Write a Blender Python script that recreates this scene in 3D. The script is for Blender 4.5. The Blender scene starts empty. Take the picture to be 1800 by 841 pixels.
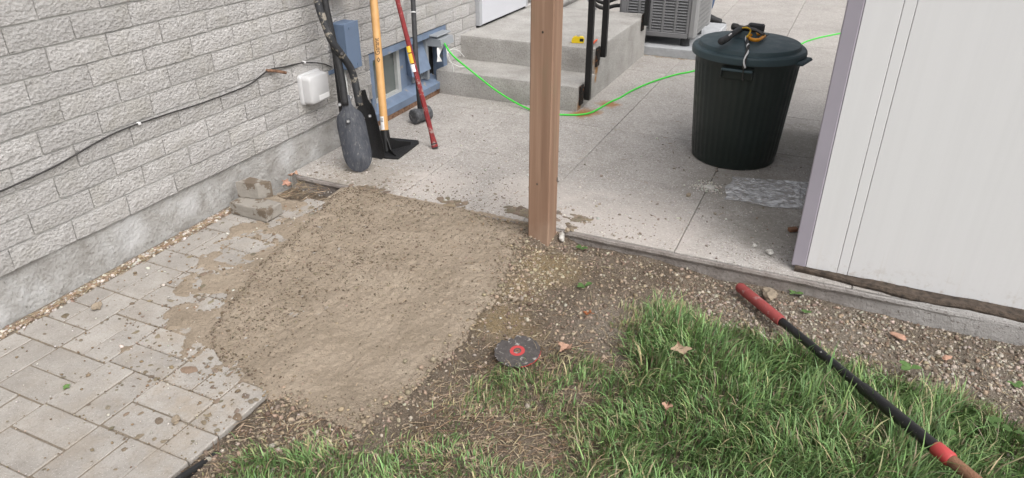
import bpy, bmesh, math, random
import numpy as np
from mathutils import Matrix, Vector
random.seed(7); rng = np.random.default_rng(7)
R = math.radians
scene = bpy.context.scene
COL = scene.collection

# ------------------------------------------------------------------ camera
H = 1.6; F = 1256.7; PITCH = R(28.31); YAW = R(24.555); ROLL = R(-0.037)
fwd = np.array([-math.cos(PITCH)*math.sin(YAW), math.cos(PITCH)*math.cos(YAW), -math.sin(PITCH)])
rgt = np.cross(fwd, [0, 0, 1]); rgt /= np.linalg.norm(rgt); upv = np.cross(rgt, fwd)
rgt, upv = rgt*math.cos(ROLL)+upv*math.sin(ROLL), -rgt*math.sin(ROLL)+upv*math.cos(ROLL)
CAM = np.array([0, 0, H])
cd = bpy.data.cameras.new('camera'); cam = bpy.data.objects.new('camera', cd); COL.objects.link(cam)
cd.sensor_width = 36; cd.lens = F/1800*36; cd.clip_end = 500; cd.clip_start = .05
cam.matrix_world = Matrix([[rgt[i], upv[i], -fwd[i], CAM[i]] for i in range(3)] + [[0, 0, 0, 1]])
scene.camera = cam
# ------------------------------------------------------------------ light: bright overcast
SUN_EL, SUN_AZ = 52, 120          # azimuth measured from +y (away) towards +x (right)
w = bpy.data.worlds.new('World'); scene.world = w; w.use_nodes = True
nt = w.node_tree; bg = nt.nodes['Background']
sky = nt.nodes.new('ShaderNodeTexSky'); sky.sky_type = 'NISHITA'; sky.sun_disc = False
sky.sun_elevation = R(SUN_EL); sky.sun_rotation = R(SUN_AZ); sky.air_density = 1.0; sky.dust_density = 6.0; sky.ozone_density = 1.0
hs = nt.nodes.new('ShaderNodeHueSaturation'); hs.inputs['Saturation'].default_value = .22
nt.links.new(sky.outputs[0], hs.inputs['Color']); nt.links.new(hs.outputs[0], bg.inputs[0]); bg.inputs[1].default_value = .15
sd = bpy.data.lights.new('sun', 'SUN'); sd.energy = 1.1; sd.angle = R(60); sd.color = (1, .97, .93)
so = bpy.data.objects.new('sun', sd); COL.objects.link(so)
so.rotation_euler = Vector((-math.sin(R(SUN_AZ))*math.cos(R(SUN_EL)), -math.cos(R(SUN_AZ))*math.cos(R(SUN_EL)), -math.sin(R(SUN_EL)))).to_track_quat('-Z', 'Y').to_euler()
so.location = (4, 2, 8)
vs = scene.view_settings; vs.view_transform = 'Standard'; vs.look = 'None'; vs.exposure = 0.42; vs.gamma = 1

# ------------------------------------------------------------------ pixel -> place (photo pixels, 1800 x 841)
def ray(x, y): return fwd*F + rgt*(x-900) - upv*(y-420.5)
def onz(x, y, z=0.): d = ray(x, y); return CAM + d*((z-H)/d[2])
def onx(x, y, X): d = ray(x, y); return CAM + d*(X/d[0])
def ony(x, y, Y): d = ray(x, y); return CAM + d*(Y/d[1])
def lean(x, y, x0, xw, zt):      # on the tilted plane of a tool leaning from x0 on the floor to the wall at xw, height zt
    n = np.array([1, 0, (x0-xw)/zt]); p0 = np.array([x0, 0, 0]); d = ray(x, y)
    return CAM + d*(((p0-CAM) @ n)/(d @ n))
V = lambda *a: np.array(a, float)
def nrm(v): v = np.array(v, float); return v/np.linalg.norm(v)

# ------------------------------------------------------------------ numpy noise
def vnoise(x, y, seed=0):
    xi = np.floor(x).astype(np.int64); yi = np.floor(y).astype(np.int64); fx = x-xi; fy = y-yi
    fx = fx*fx*(3-2*fx); fy = fy*fy*(3-2*fy)
    def h(a, b):
        n = (a*374761393 + b*668265263 + seed*2147483647) & 0xffffffff
        n = ((n ^ (n >> 13))*1274126177) & 0xffffffff; n = n ^ (n >> 16)
        return (n & 0xffff)/65535.*2-1
    return (h(xi, yi)*(1-fx)+h(xi+1, yi)*fx)*(1-fy) + (h(xi, yi+1)*(1-fx)+h(xi+1, yi+1)*fx)*fy
def fbm(x, y, s, o=4, seed=0):
    t = 0.; a = 1.; tot = 0.
    for i in range(o):
        t = t + a*vnoise(x*s+17.3*i, y*s-9.1*i, seed+i); tot += a; a *= .5; s *= 2.1
    return t/tot
def sdist(px, py, poly):         # signed distance to polygon, >0 inside
    px = np.asarray(px, float); py = np.asarray(py, float); d = np.full(px.shape, 1e9); ins = np.zeros(px.shape, bool)
    n = len(poly)
    for i in range(n):
        ax, ay = poly[i][:2]; bx, by = poly[(i+1) % n][:2]; ex, ey = bx-ax, by-ay
        t = np.clip(((px-ax)*ex+(py-ay)*ey)/(ex*ex+ey*ey+1e-12), 0, 1)
        d = np.minimum(d, np.hypot(px-ax-t*ex, py-ay-t*ey))
        c = ((ay > py) != (by > py)) & (px < ex*(py-ay)/(ey+1e-12)+ax)
        ins ^= c
    return np.where(ins, d, -d)
sstep = lambda a, b, x: (lambda t: t*t*(3-2*t))(np.clip((x-a)/(b-a), 0, 1))

# ------------------------------------------------------------------ materials
MATS = {}
class NB:
    def __init__(s, name):
        s.m = bpy.data.materials.new(name); s.m.use_nodes = True; s.t = s.m.node_tree; s.b = s.t.nodes['Principled BSDF']; MATS[name] = s.m
        tc = s.n('TexCoord'); oi = s.n('ObjectInfo'); mu = s.n('Math', operation='MULTIPLY'); s.l(oi.outputs['Random'], mu.inputs[0]); mu.inputs[1].default_value = 37.
        ad = s.n('VectorMath', operation='ADD'); s.l(tc.outputs['Object'], ad.inputs[0]); s.l(mu.outputs[0], ad.inputs[1]); s.v = ad.outputs[0]; s.rnd = oi.outputs['Random']; s.h = None
    def n(s, t, **k):
        o = s.t.nodes.new('ShaderNode'+t)
        for a, b in k.items(): setattr(o, a, b)
        return o
    def l(s, a, b): s.t.links.new(a, b)
    def scaled(s, sc):
        mp = s.n('Mapping'); s.l(s.v, mp.inputs['Vector']); mp.inputs['Scale'].default_value = sc if isinstance(sc, (tuple, list)) else (sc,)*3; return mp.outputs[0]
    def noise(s, sc, detail=5, rough=.6, dist=0.):
        o = s.n('TexNoise'); s.l(s.scaled(sc), o.inputs['Vector']); o.inputs['Scale'].default_value = 1; o.inputs['Detail'].default_value = detail; o.inputs['Roughness'].default_value = rough; o.inputs['Distortion'].default_value = dist; return o.outputs[0]
    def voro(s, sc, feature='F1', rnd=1.):
        o = s.n('TexVoronoi', feature=feature); s.l(s.scaled(sc), o.inputs['Vector']); o.inputs['Scale'].default_value = 1; o.inputs['Randomness'].default_value = rnd; return o
    def ramp(s, f, stops):
        o = s.n('ValToRGB'); e = o.color_ramp.elements
        while len(e) < len(stops): e.new(.5)
        for i, (p, c) in enumerate(stops): e[i].position = p; e[i].color = (*c, 1) if len(c) == 3 else c
        s.l(f, o.inputs[0]); return o.outputs[0]
    def rng(s, f, a, b, lo=0., hi=1.):
        o = s.n('MapRange'); s.l(f, o.inputs[0]); o.inputs[1].default_value = a; o.inputs[2].default_value = b; o.inputs[3].default_value = lo; o.inputs[4].default_value = hi; return o.outputs[0]
    def mix(s, f, a, b):
        o = s.n('Mix', data_type='RGBA'); s.inp(f, o.inputs[0]); s.inp(a, o.inputs[6]); s.inp(b, o.inputs[7]); return o.outputs[2]
    def mul(s, a, b):
        o = s.n('Math', operation='MULTIPLY'); s.inp(a, o.inputs[0]); s.inp(b, o.inputs[1]); return o.outputs[0]
    def inp(s, v, i):
        if isinstance(v, bpy.types.NodeSocket): s.l(v, i)
        elif isinstance(v, (tuple, list)): i.default_value = (*v, 1)
        else: i.default_value = v
    def bump(s, f, dist, strength=1.):
        o = s.n('Bump'); s.l(f, o.inputs['Height']); o.inputs['Distance'].default_value = dist; o.inputs['Strength'].default_value = strength
        if s.h is not None: s.l(s.h, o.inputs['Normal'])
        s.h = o.outputs[0]
    def bright(s, c, amt):           # per-object value shift
        o = s.n('HueSaturation'); s.l(s.rng(s.rnd, 0, 1, 1-amt, 1+amt), o.inputs['Value']); s.inp(c, o.inputs['Color']); return o.outputs[0]
    def pos(s):
        g = s.n('NewGeometry'); return g.outputs['Position']
    def sep(s, v):
        o = s.n('SeparateXYZ'); s.l(v, o.inputs[0]); return o.outputs
    def blob(s, c, r, nscale=9., namp=.5):   # soft patch round a place in the world
        d = s.n('VectorMath', operation='DISTANCE'); s.l(s.pos(), d.inputs[0]); d.inputs[1].default_value = c
        a = s.n('Math', operation='MULTIPLY_ADD'); s.l(s.noise(nscale, 4), a.inputs[0]); a.inputs[1].default_value = namp*r*2; s.l(d.outputs['Value'], a.inputs[2])
        return s.rng(a.outputs[0], r*(.35+namp), r*(1+namp), 1, 0)
    def done(s, col, rough=.8, metal=0., spec=.5, **k):
        s.inp(col, s.b.inputs['Base Color']); s.inp(rough, s.b.inputs['Roughness']); s.inp(metal, s.b.inputs['Metallic']); s.inp(spec, s.b.inputs['Specular IOR Level'])
        for a, v in k.items(): s.inp(v, s.b.inputs[a.replace('_', ' ')])
        if s.h is not None: s.l(s.h, s.b.inputs['Normal'])
        return s.m
def simple(name, c, rough=.5, metal=0., var=.25, sc=30, bump=.0004, c2=None, wear=.0, wearc=(.3, .28, .26), spec=.5):
    b = NB(name); f = b.noise(sc, 5); d = tuple(x*(1-var) for x in c); col = b.ramp(f, [(.3, d), (.7, c2 or c)])
    if wear: col = b.mix(b.rng(b.noise(sc*.7, 8, .7), .62-wear, .66-wear), col, wearc)
    if bump: b.bump(b.noise(sc*5, 4), bump)
    return b.done(col, b.rng(b.noise(sc*2, 3), .3, .7, rough-.08, min(1, rough+.1)), metal, spec)

def m_block():
    b = NB('painted_split_block'); n1 = b.noise((42, 50, 64), 8, .7, .1); v = b.voro((60, 62, 85)).outputs['Distance']; n2 = b.noise(150, 5, .75)
    col = b.ramp(n1, [(.2, (0.430, 0.414, 0.399)), (.5, (0.536, 0.520, 0.508)), (.8, (0.605, 0.591, 0.583))])
    col = b.mix(b.mul(b.rng(b.noise((170, 130, 180), 5, .8), .54, .66), .8), col, (0.247, 0.233, 0.218))
    col = b.mix(b.mul(b.rng(b.noise((120, 100, 130), 5, .8), .55, .63), .8), col, (0.641, 0.632, 0.630))
    col = b.mix(b.mul(b.rng(b.noise(5, 4), .5, .7), .45), col, (0.422, 0.403, 0.360))
    b.bump(n1, .010); b.bump(v, .006); b.bump(n2, .005)
    return b.done(b.bright(col, .07), .9, spec=.2)
def m_found():
    b = NB('parged_foundation'); n1 = b.noise(9, 8, .65); col = b.ramp(n1, [(.3, (.35, .335, .315)), (.5, (.45, .44, .425)), (.7, (.53, .53, .525))])
    col = b.mix(b.rng(b.noise(60, 5, .7), .6, .68), col, (.26, .25, .23))
    col = b.mix(b.mul(b.rng(b.noise(22, 6, .7), .54, .62), .6), col, (.30, .285, .26))
    for c, r in (((-2.72, 1.86, .12), .11), ((-2.72, 1.2, .05), .12), ((-2.72, 2.9, .13), .10), ((-2.72, 2.2, .10), .08)): col = b.mix(b.mul(b.blob(c, r, 8, .6), .75), col, (.60, .60, .60))
    b.bump(b.noise(60, 7, .75), .010); b.bump(b.noise(150, 5, .7), .004); b.bump(b.voro(55).outputs['Distance'], .003)
    return b.done(col, .9, spec=.2)
def m_patio():
    b = NB('patio_concrete'); n1 = b.noise(3.2, 6, .6); col = b.ramp(n1, [(.3, (0.343, 0.321, 0.299)), (.55, (0.414, 0.387, 0.365)), (.75, (0.466, 0.440, 0.418))])
    col = b.mix(b.mul(b.rng(b.noise(75, 6, .8), .47, .62), .75), col, (0.220, 0.207, 0.189))
    col = b.mix(b.mul(b.rng(b.noise(11, 6, .7), .5, .66), .5), col, (0.299, 0.277, 0.251))
    vo = b.voro(120); col = b.mix(b.mul(b.rng(vo.outputs['Distance'], .38, .25), b.rng(b.noise(45, 2), .50, .56)), col, (0.616, 0.598, 0.572))
    v2 = b.voro(150); col = b.mix(b.mul(b.rng(v2.outputs['Distance'], .34, .24), b.rng(b.noise(52, 2), .56, .62)), col, (0.132, 0.123, 0.114))
    for c, r in (((-.75, 3.05, 0), .5), ((-1.3, 3.15, 0), .4), ((-1.9, 3.1, 0), .32)): col = b.mix(b.mul(b.blob(c, r), .55), col, (0.528, 0.480, 0.444))   # cement dust
    for c, r in (((-.13, 3.3, 0), .3), ((-.3, 3.75, 0), .4), ((-.2, 4.6, 0), .45)): col = b.mix(b.mul(b.blob(c, r, 14, .7), .5), col, (0.220, 0.207, 0.176))  # lichen and dirt
    for c, r in (((-1.53, 4.63, 0), .11), ((-1.45, 4.86, 0), .10), ((-1.56, 4.56, 0), .10)): col = b.mix(b.mul(b.blob(c, r, 20, .7), .85), col, (0.317, 0.150, 0.053))  # rust
    col = b.mix(b.mul(b.blob((-2.3, 3.0, 0), .35, 30, .9), .55), col, (0.246, 0.211, 0.167))
    b.bump(b.noise(70, 5, .7), .0035); b.bump(b.noise(260, 2), .0012)
    return b.done(b.bright(col, .05), .88, spec=.25)
def m_paver():
    b = NB('concrete_paver'); n1 = b.noise(7, 6, .6); col = b.ramp(n1, [(.3, (0.279, 0.258, 0.235)), (.5, (0.342, 0.320, 0.294)), (.72, (0.396, 0.373, 0.346))])
    col = b.mix(b.mul(b.rng(b.noise(150, 4, .7), .52, .66), .6), col, (0.253, 0.234, 0.210))
    col = b.mix(b.rng(b.voro(130).outputs['Distance'], .2, .1), col, (0.490, 0.467, 0.437))
    wd = b.n('VectorMath', operation='SCALE'); b.l(b.pos(), wd.inputs[0]); wd.inputs[3].default_value = 1
    nz = b.n('TexNoise'); b.l(wd.outputs[0], nz.inputs['Vector']); nz.inputs['Scale'].default_value = 7; nz.inputs['Detail'].default_value = 6; nz.inputs['Roughness'].default_value = .65
    px = b.sep(b.pos()); near = b.mul(b.rng(px[0], -2.5, -1.75, .1, 1), b.rng(px[1], .9, 1.5, .55, 1))
    col = b.mix(b.mul(b.mul(b.rng(nz.outputs[0], .46, .62), near), .6), col, (0.287, 0.234, 0.174))
    col = b.mix(b.mul(b.rng(b.noise(90, 5, .75), .55, .68), .6), col, (0.203, 0.172, 0.144))
    b.bump(b.noise(45, 5, .7), .003); b.bump(b.noise(190, 3), .0015)
    return b.done(b.bright(col, .055), .9, spec=.2)
def m_wet():
    b = NB('wet_concrete'); n1 = b.noise(5, 7, .6); col = b.ramp(n1, [(.3, (0.266, 0.215, 0.158)), (.55, (0.321, 0.262, 0.199)), (.75, (0.363, 0.303, 0.233))])
    col = b.mix(b.mul(b.rng(b.noise((60, 60, 60), 6, .75, .5), .56, .68), .6), col, (0.186, 0.140, 0.095))
    col = b.mix(b.mul(b.rng(b.noise(150, 3, .7), .58, .68), .8), col, (0.093, 0.069, 0.048))
    b.bump(b.noise((60, 66, 60), 6, .68), .009); b.bump(b.noise(150, 4, .7), .004)
    return b.done(col, b.rng(n1, .3, .7, .48, .72), spec=.45)
def m_soil():
    b = NB('soil'); n1 = b.noise(6, 8, .7); col = b.ramp(n1, [(.3, (.15, .117, .088)), (.5, (.25, .20, .152)), (.75, (.37, .31, .245))])
    for c, r in (((-.98, 2.10, 0), .17), ((-1.0, 2.60, 0), .2), ((-1.02, 2.35, 0), .13)): col = b.mix(b.mul(b.blob(c, r, 12, .7), .7), col, (.40, .30, .165))   # sand
    for c, r in (((.3, 2.7, 0), .35), ((.8, 2.6, 0), .4), ((1.2, 2.5, 0), .4), ((-.1, 2.7, 0), .28), ((-.6, 2.3, 0), .25)): col = b.mix(b.mul(b.blob(c, r, 12, .7), .75), col, (.37, .32, .265))
    col = b.mix(b.mul(b.rng(b.noise(110, 5, .75), .55, .66), .8), col, (.10, .078, .057))
    col = b.mix(b.rng(b.voro(110).outputs['Distance'], .24, .14), col, (.42, .37, .31))
    b.bump(b.noise(40, 6, .7), .015); b.bump(b.noise(160, 4, .7), .006)
    return b.done(col, .95, spec=.15)
def m_wood():
    b = NB('treated_timber'); n = b.noise((22, 22, 1.0), 4, .5, .6); col = b.ramp(n, [(.2, (.205, .122, .082)), (.5, (.275, .172, .118)), (.7, (.345, .225, .158))])
    w_ = b.noise((150, 150, 3.), 3); col = b.mix(b.mul(b.rng(w_, .5, .75), .3), col, (.22, .14, .1))
    col = b.mix(b.mul(b.blob((-1.05, 2.75, -.03), .16, 20, .6), .35), col, (.38, .29, .22))
    col = b.mix(b.mul(b.rng(b.noise((8, 8, 3), 4), .55, .7), .3), col, (.20, .19, .12))
    b.bump(w_, .0012); return b.done(col, .75, spec=.25)
def m_siding():
    b = NB('white_siding'); p = b.sep(b.pos()); g = b.noise((30, 10, .3), 3, .5); col = b.ramp(g, [(.3, (0.694, 0.693, 0.700)), (.6, (0.714, 0.713, 0.721))])
    hz = b.rng(p[2], .0, .32, 1, 0); st = b.noise((45, 5, 2.), 5, .65); col = b.mix(b.mul(b.mul(hz, b.rng(st, .55, .85)), .35), col, (0.512, 0.446, 0.365))
    col = b.mix(b.mul(b.rng(p[2], .03, .12, 1, 0), b.mul(b.rng(b.noise(30, 6, .7), .52, .72), .5)), col, (0.355, 0.287, 0.213))
    b.bump(b.noise((120, 10, 1.0), 3), .0003); return b.done(col, .5, spec=.35)
def m_attr(name, rough=.8, spec=.3, trans=0., bump=0):
    b = NB(name); a = b.n('Attribute'); a.attribute_name = 'Col'
    if bump: b.bump(b.noise(120, 4, .7), bump)
    if trans: b.b.inputs['Subsurface Weight'].default_value = 0
    return b.done(a.outputs['Color'], rough, spec=spec)
def m_steps():
    b = NB('step_concrete'); n1 = b.noise(5, 7, .62); col = b.ramp(n1, [(.3, (.315, .30, .28)), (.5, (.405, .39, .37)), (.75, (.49, .475, .455))])
    col = b.mix(b.mul(b.rng(b.noise(110, 4, .7), .50, .64), .7), col, (.23, .22, .20))
    col = b.mix(b.mul(b.rng(b.noise(40, 6, .75), .56, .66), .5), col, (.24, .23, .21))
    for c, r in (((-1.60, 5.0, .26), .05), ((-1.60, 5.01, .2), .05), ((-1.60, 4.66, .03), .055), ((-1.6, 5.0, .14), .035)): col = b.mix(b.mul(b.blob(c, r, 30, .5), .9), col, (.34, .17, .05))
    b.bump(b.noise(45, 7, .75), .008); b.bump(b.voro(70).outputs['Distance'], .0015); return b.done(col, .88, spec=.25)
def m_bag():
    b = NB('clear_plastic'); n = b.noise(8, 3, .5, 2.5); b.bump(n, .03)
    al = b.rng(b.noise((9, 16, 9), 4, .55, 3.), .40, .66, .22, .85); return b.done((.86, .87, .90), .14, spec=.9, Alpha=al)  # whitish, more opaque patches: sheen and reflections put into the alpha
def m_glass():
    b = NB('window_glass'); return b.done((.20, .225, .215), .06, spec=.9, Transmission_Weight=.35)
def m_edge():
    b = NB('slab_edge_dirty'); n1 = b.noise(9, 7, .7); col = b.ramp(n1, [(.3, (.19, .165, .15)), (.5, (.29, .26, .24)), (.75, (.39, .365, .345))])
    p = b.sep(b.pos()); col = b.mix(b.mul(b.rng(p[0], .0, .5), .6), col, (.46, .455, .45)); col = b.mix(b.rng(b.noise(70, 5, .75), .57, .66), col, (.15, .13, .115))
    b.bump(b.noise(26, 6, .75), .014); b.bump(b.noise(110, 4, .7), .004); return b.done(col, .92, spec=.2)
m_edge(); m_block(); m_found(); m_patio(); m_paver(); m_wet(); m_soil(); m_wood(); m_siding(); m_steps(); m_bag(); m_glass()
m_attr('grass_blade', .55, .35); m_attr('pebble', .9, .2, bump=.004); m_attr('straw', .85, .2); m_attr('splatter', .6, .4, bump=.004); m_attr('leaf', .75, .25, bump=.002)
simple('joint_sand', (.235, .195, .15), .95, var=.35, sc=60, bump=.004)
simple('mortar', (.55, .54, .515), .95, var=.15, sc=60, bump=.003)
simple('purple_trim', (.345, .32, .37), .5, var=.08, sc=3, bump=.0003)
simple('rotten_board', (.06, .045, .034), .95, var=.6, sc=40, bump=.006, c2=(.12, .09, .068))
simple('bin_plastic', (.0115, .020, .0175), .42, var=.2, sc=12, bump=.0006)
simple('lid_plastic', (.042, .072, .084), .5, var=.15, sc=10, bump=.0006)  # lighter and bluer than the body: reflected light put into the colour
simple('black_steel', (.012, .012, .0125), .42, var=.3, sc=60, bump=.0008, spec=.4)
simple('rusty_steel', (.018, .014, .011), .8, var=.5, sc=70, bump=.006, wear=.05, wearc=(.19, .065, .02))
simple('dirty_blade', (.055, .06, .072), .6, var=.55, sc=55, bump=.003, c2=(.115, .118, .125), wear=.01, wearc=(.20, .195, .185))
def m_blade():
    b = NB('streaked_blade'); n1 = b.noise((90, 90, 14), 7, .7); col = b.ramp(n1, [(.3, (.03, .034, .046)), (.55, (.058, .063, .076)), (.75, (.11, .112, .118))])
    col = b.mix(b.rng(b.noise((60, 60, 25), 7, .8), .56, .68), col, (.21, .205, .195)); b.bump(n1, .001); return b.done(col, .5, spec=.5)
m_blade()
simple('scuffed_black', (.016, .016, .018), .5, var=.5, sc=60, bump=.003, wear=.0, wearc=(.16, .15, .135))
simple('muddy_tube', (.035, .037, .042), .6, var=.6, sc=30, bump=.003, wear=.07, wearc=(.25, .225, .185))
simple('ash_handle', (.60, .335, .125), .45, var=.12, sc=14, bump=.0003, c2=(.64, .37, .15))
simple('red_paint', (.27, .022, .024), .5, var=.4, sc=30, bump=.002, wear=.07, wearc=(.30, .22, .2))
simple('red_grip', (.31, .058, .055), .75, var=.2, sc=35, bump=.001, wear=.05, wearc=(.30, .16, .15))
simple('bright_red', (.46, .055, .055), .5, var=.15, sc=20)
simple('bar_black', (.010, .010, .011), .38, var=.3, sc=45, bump=.001, wear=-.01, wearc=(.35, .34, .33))
simple('blue_box', (.135, .19, .285), .5, var=.12, sc=14, bump=.0008)
simple('blue_frame', (.19, .25, .355), .6, var=.25, sc=18, bump=.002, wear=.02, wearc=(.3, .28, .25))
simple('grey_plastic', (.30, .32, .34), .5, var=.12, sc=20)
simple('white_plastic', (.56, .56, .565), .45, var=.05, sc=20, bump=.0003)
simple('label_white', (.78, .78, .78), .5, var=.04, sc=20, bump=0)
simple('door_white', (.60, .61, .65), .45, var=.05, sc=8, bump=.0003)
simple('jamb_grey', (.42, .43, .45), .5, var=.08, sc=10)
simple('dark_gap', (.012, .011, .01), .9, var=.3, sc=40, bump=.002)
simple('alu_frame', (.52, .53, .52), .45, .0, var=.15, sc=25)
simple('curtain', (.10, .11, .11), .9, var=.2, sc=12, bump=0)
simple('rust', (.18, .085, .045), .9, var=.6, sc=50, bump=.006, c2=(.33, .19, .12))
simple('cable_black', (.035, .033, .032), .6, var=.2, sc=30, bump=0)
simple('cord_green', (.06, .62, .055), .4, var=.08, sc=20, bump=0)
simple('wire_white', (.74, .74, .72), .4, var=.05, sc=20, bump=0)
simple('tape_yellow', (.80, .58, .015), .4, var=.05, sc=30, bump=0)
simple('tool_yellow', (.74, .45, .02), .45, var=.1, sc=30, bump=0)
simple('tool_orange', (.78, .31, .015), .4, var=.1, sc=40, bump=.0005)
simple('pencil_red', (.80, .12, .04), .45, var=.1, sc=30, bump=0)
simple('rubber_dark', (.03, .031, .034), .65, var=.3, sc=50, bump=.001, c2=(.05, .05, .053))
simple('steel_dark', (.085, .08, .078), .45, .7, var=.3, sc=50, bump=.001)
simple('steel_bright', (.4, .4, .4), .35, .9, var=.2, sc=50, bump=.0005)
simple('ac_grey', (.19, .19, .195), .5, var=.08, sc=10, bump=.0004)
simple('ac_lit_grey', (.27, .27, .272), .5, var=.06, sc=10, bump=.0004)  # paler copy of the cabinet grey; light from the right put into the colour
simple('ac_pad', (.44, .45, .465), .85, var=.2, sc=25, bump=.004)
simple('brick_concrete', (.33, .305, .27), .9, var=.25, sc=16, bump=.005, wear=.10, wearc=(.15, .118, .088))
simple('edging_black', (.014, .014, .015), .55, var=.3, sc=30, bump=.001)
simple('blade_disc', (.085, .075, .072), .75, var=.45, sc=60, bump=.002, wear=.05, wearc=(.3, .28, .26))
simple('rock_tan', (.36, .295, .22), .9, var=.35, sc=40, bump=.004)
simple('rock_white', (.66, .64, .60), .9, var=.2, sc=40, bump=.004)
simple('terracotta', (.45, .265, .19), .9, var=.2, sc=40, bump=.002)
simple('wood_scrap', (.24, .12, .07), .85, var=.3, sc=40, bump=.003)
simple('roof_grey', (.14, .14, .14), .9, var=.2, sc=10, bump=.002)
simple('jeans', (.07, .11, .2), .9, var=.3, sc=80, bump=.001)
simple('shoe_black', (.016, .016, .017), .7, var=.3, sc=80, bump=.001, c2=(.03, .03, .032))
simple('shirt_grey', (.18, .18, .19), .9, var=.2, sc=30, bump=.001)
simple('skin', (.52, .31, .22), .55, var=.1, sc=30, bump=0)
simple('hair', (.03, .02, .015), .6, var=.3, sc=60, bump=.002)
simple('ink_black', (.01, .01, .01), .5, var=.1, sc=30, bump=0)
simple('lawn_soil', (.10, .085, .05), .95, var=.4, sc=9, bump=.01)
M_ = MATS

# ------------------------------------------------------------------ objects
ORG = {}
def tag(o, label=None, cat=None, group=None, kind=None):
    if label: o['label'] = label
    if cat: o['category'] = cat
    if group: o['group'] = group
    if kind: o['kind'] = kind
    return o
def thing(name, loc, label, cat, group=None):
    o = bpy.data.objects.new(name, None); COL.objects.link(o); o.location = loc; o.empty_display_size = .05; ORG[o.name] = np.array(loc, float)
    return tag(o, label, cat, group)
def link(name, me, parent=None, loc=None):
    o = bpy.data.objects.new(name, me); COL.objects.link(o)
    if parent is not None:
        o.parent = parent; ORG[o.name] = ORG[parent.name]
    else:
        o.location = loc if loc is not None else (0, 0, 0); ORG[o.name] = np.array(o.location)
    return o
def copy_tree(o, loc=None, parent=None):
    c = o.copy(); COL.objects.link(c)
    if parent is not None: c.parent = parent
    if loc is not None: c.location = loc
    for ch in o.children: copy_tree(ch, None, c)
    return c
class MB:
    def __init__(s): s.v = []; s.f = []
    def add(s, vs_, fs): k = len(s.v); s.v += [tuple(map(float, p)) for p in vs_]; s.f += [tuple(i+k for i in f) for f in fs]; return s
    def box(s, a, b, M=None):
        (x0, y0, z0), (x1, y1, z1) = a, b
        vs_ = [V(x, y, z) for z in (z0, z1) for x, y in ((x0, y0), (x1, y0), (x1, y1), (x0, y1))]
        if M is not None: vs_ = [M(p) for p in vs_]
        return s.add(vs_, [(3, 2, 1, 0), (4, 5, 6, 7), (0, 1, 5, 4), (1, 2, 6, 5), (2, 3, 7, 6), (3, 0, 4, 7)])
    def bbox(s, a, b, r=.004, M=None):      # chamfered box
        (x0, y0, z0), (x1, y1, z1) = a, b; r = min(r, (x1-x0)*.45, (y1-y0)*.45, (z1-z0)*.45); vs_ = []; idx = {}
        for X, sx in ((x0, 1), (x1, -1)):
            for Y, sy in ((y0, 1), (y1, -1)):
                for Z, sz in ((z0, 1), (z1, -1)):
                    for ax in range(3):
                        p = [X, Y, Z]; 
                        for q, sg in enumerate((sx, sy, sz)):
                            if q != ax: p[q] += sg*r
                        idx[(sx, sy, sz, ax)] = len(vs_); vs_.append(V(*p))
        if M is not None: vs_ = [M(p) for p in vs_]
        I = lambda *k: idx[k]; fs = []
        for sg in (1, -1):
            for ax in range(3):
                o1, o2 = [q for q in range(3) if q != ax]
                q4 = []
                for a_, b_ in ((1, 1), (-1, 1), (-1, -1), (1, -1)):
                    k = [0]*3; k[ax] = sg; k[o1] = a_; k[o2] = b_; q4.append(idx[(*k, ax)])
                fs.append(tuple(q4))
        for ax in range(3):                      # edge strips along ax
            o1, o2 = [q for q in range(3) if q != ax]
            for a_ in (1, -1):
                for b_ in (1, -1):
                    k1 = [0]*3; k1[o1] = a_; k1[o2] = b_; k1[ax] = 1; k2 = list(k1); k2[ax] = -1
                    fs.append((idx[(*k1, o1)], idx[(*k2, o1)], idx[(*k2, o2)], idx[(*k1, o2)]))
        for sx in (1, -1):
            for sy in (1, -1):
                for sz in (1, -1): fs.append(tuple(idx[(sx, sy, sz, ax)] for ax in range(3)))
        return s.add(vs_, fs)
    def tube(s, path, r, seg=10, cap=True):
        P = [np.array(p, float) for p in path]; n = len(P); r = r if isinstance(r, (list, tuple, np.ndarray)) else [r]*n
        T = [nrm(P[min(i+1, n-1)]-P[max(i-1, 0)]) for i in range(n)]
        u = nrm(np.cross(T[0], (0, 0, 1) if abs(T[0][2]) < .9 else (1, 0, 0))); vs_ = []
        for i in range(n):
            u = nrm(u-T[i]*(u @ T[i])); w_ = np.cross(T[i], u)
            vs_ += [P[i]+r[i]*(math.cos(a)*u+math.sin(a)*w_) for a in np.linspace(0, 2*math.pi, seg, endpoint=False)]
        fs = [(i*seg+j, i*seg+(j+1) % seg, (i+1)*seg+(j+1) % seg, (i+1)*seg+j) for i in range(n-1) for j in range(seg)]
        if cap: fs += [tuple(range(seg-1, -1, -1)), tuple((n-1)*seg+j for j in range(seg))]
        return s.add(vs_, fs)
    def lathe(s, c, prof, seg=48, rf=None):       # prof: (r, z)
        c = np.array(c, float); vs_ = []
        for r, z in prof:
            for j in range(seg):
                a = 2*math.pi*j/seg; rr = r*(rf(j, z) if rf else 1); vs_.append(c+V(rr*math.cos(a), rr*math.sin(a), z))
        n = len(prof); fs = [(i*seg+j, i*seg+(j+1) % seg, (i+1)*seg+(j+1) % seg, (i+1)*seg+j) for i in range(n-1) for j in range(seg)]
        fs += [tuple(range(seg-1, -1, -1)), tuple((n-1)*seg+j for j in range(seg))]
        return s.add(vs_, fs)
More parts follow.
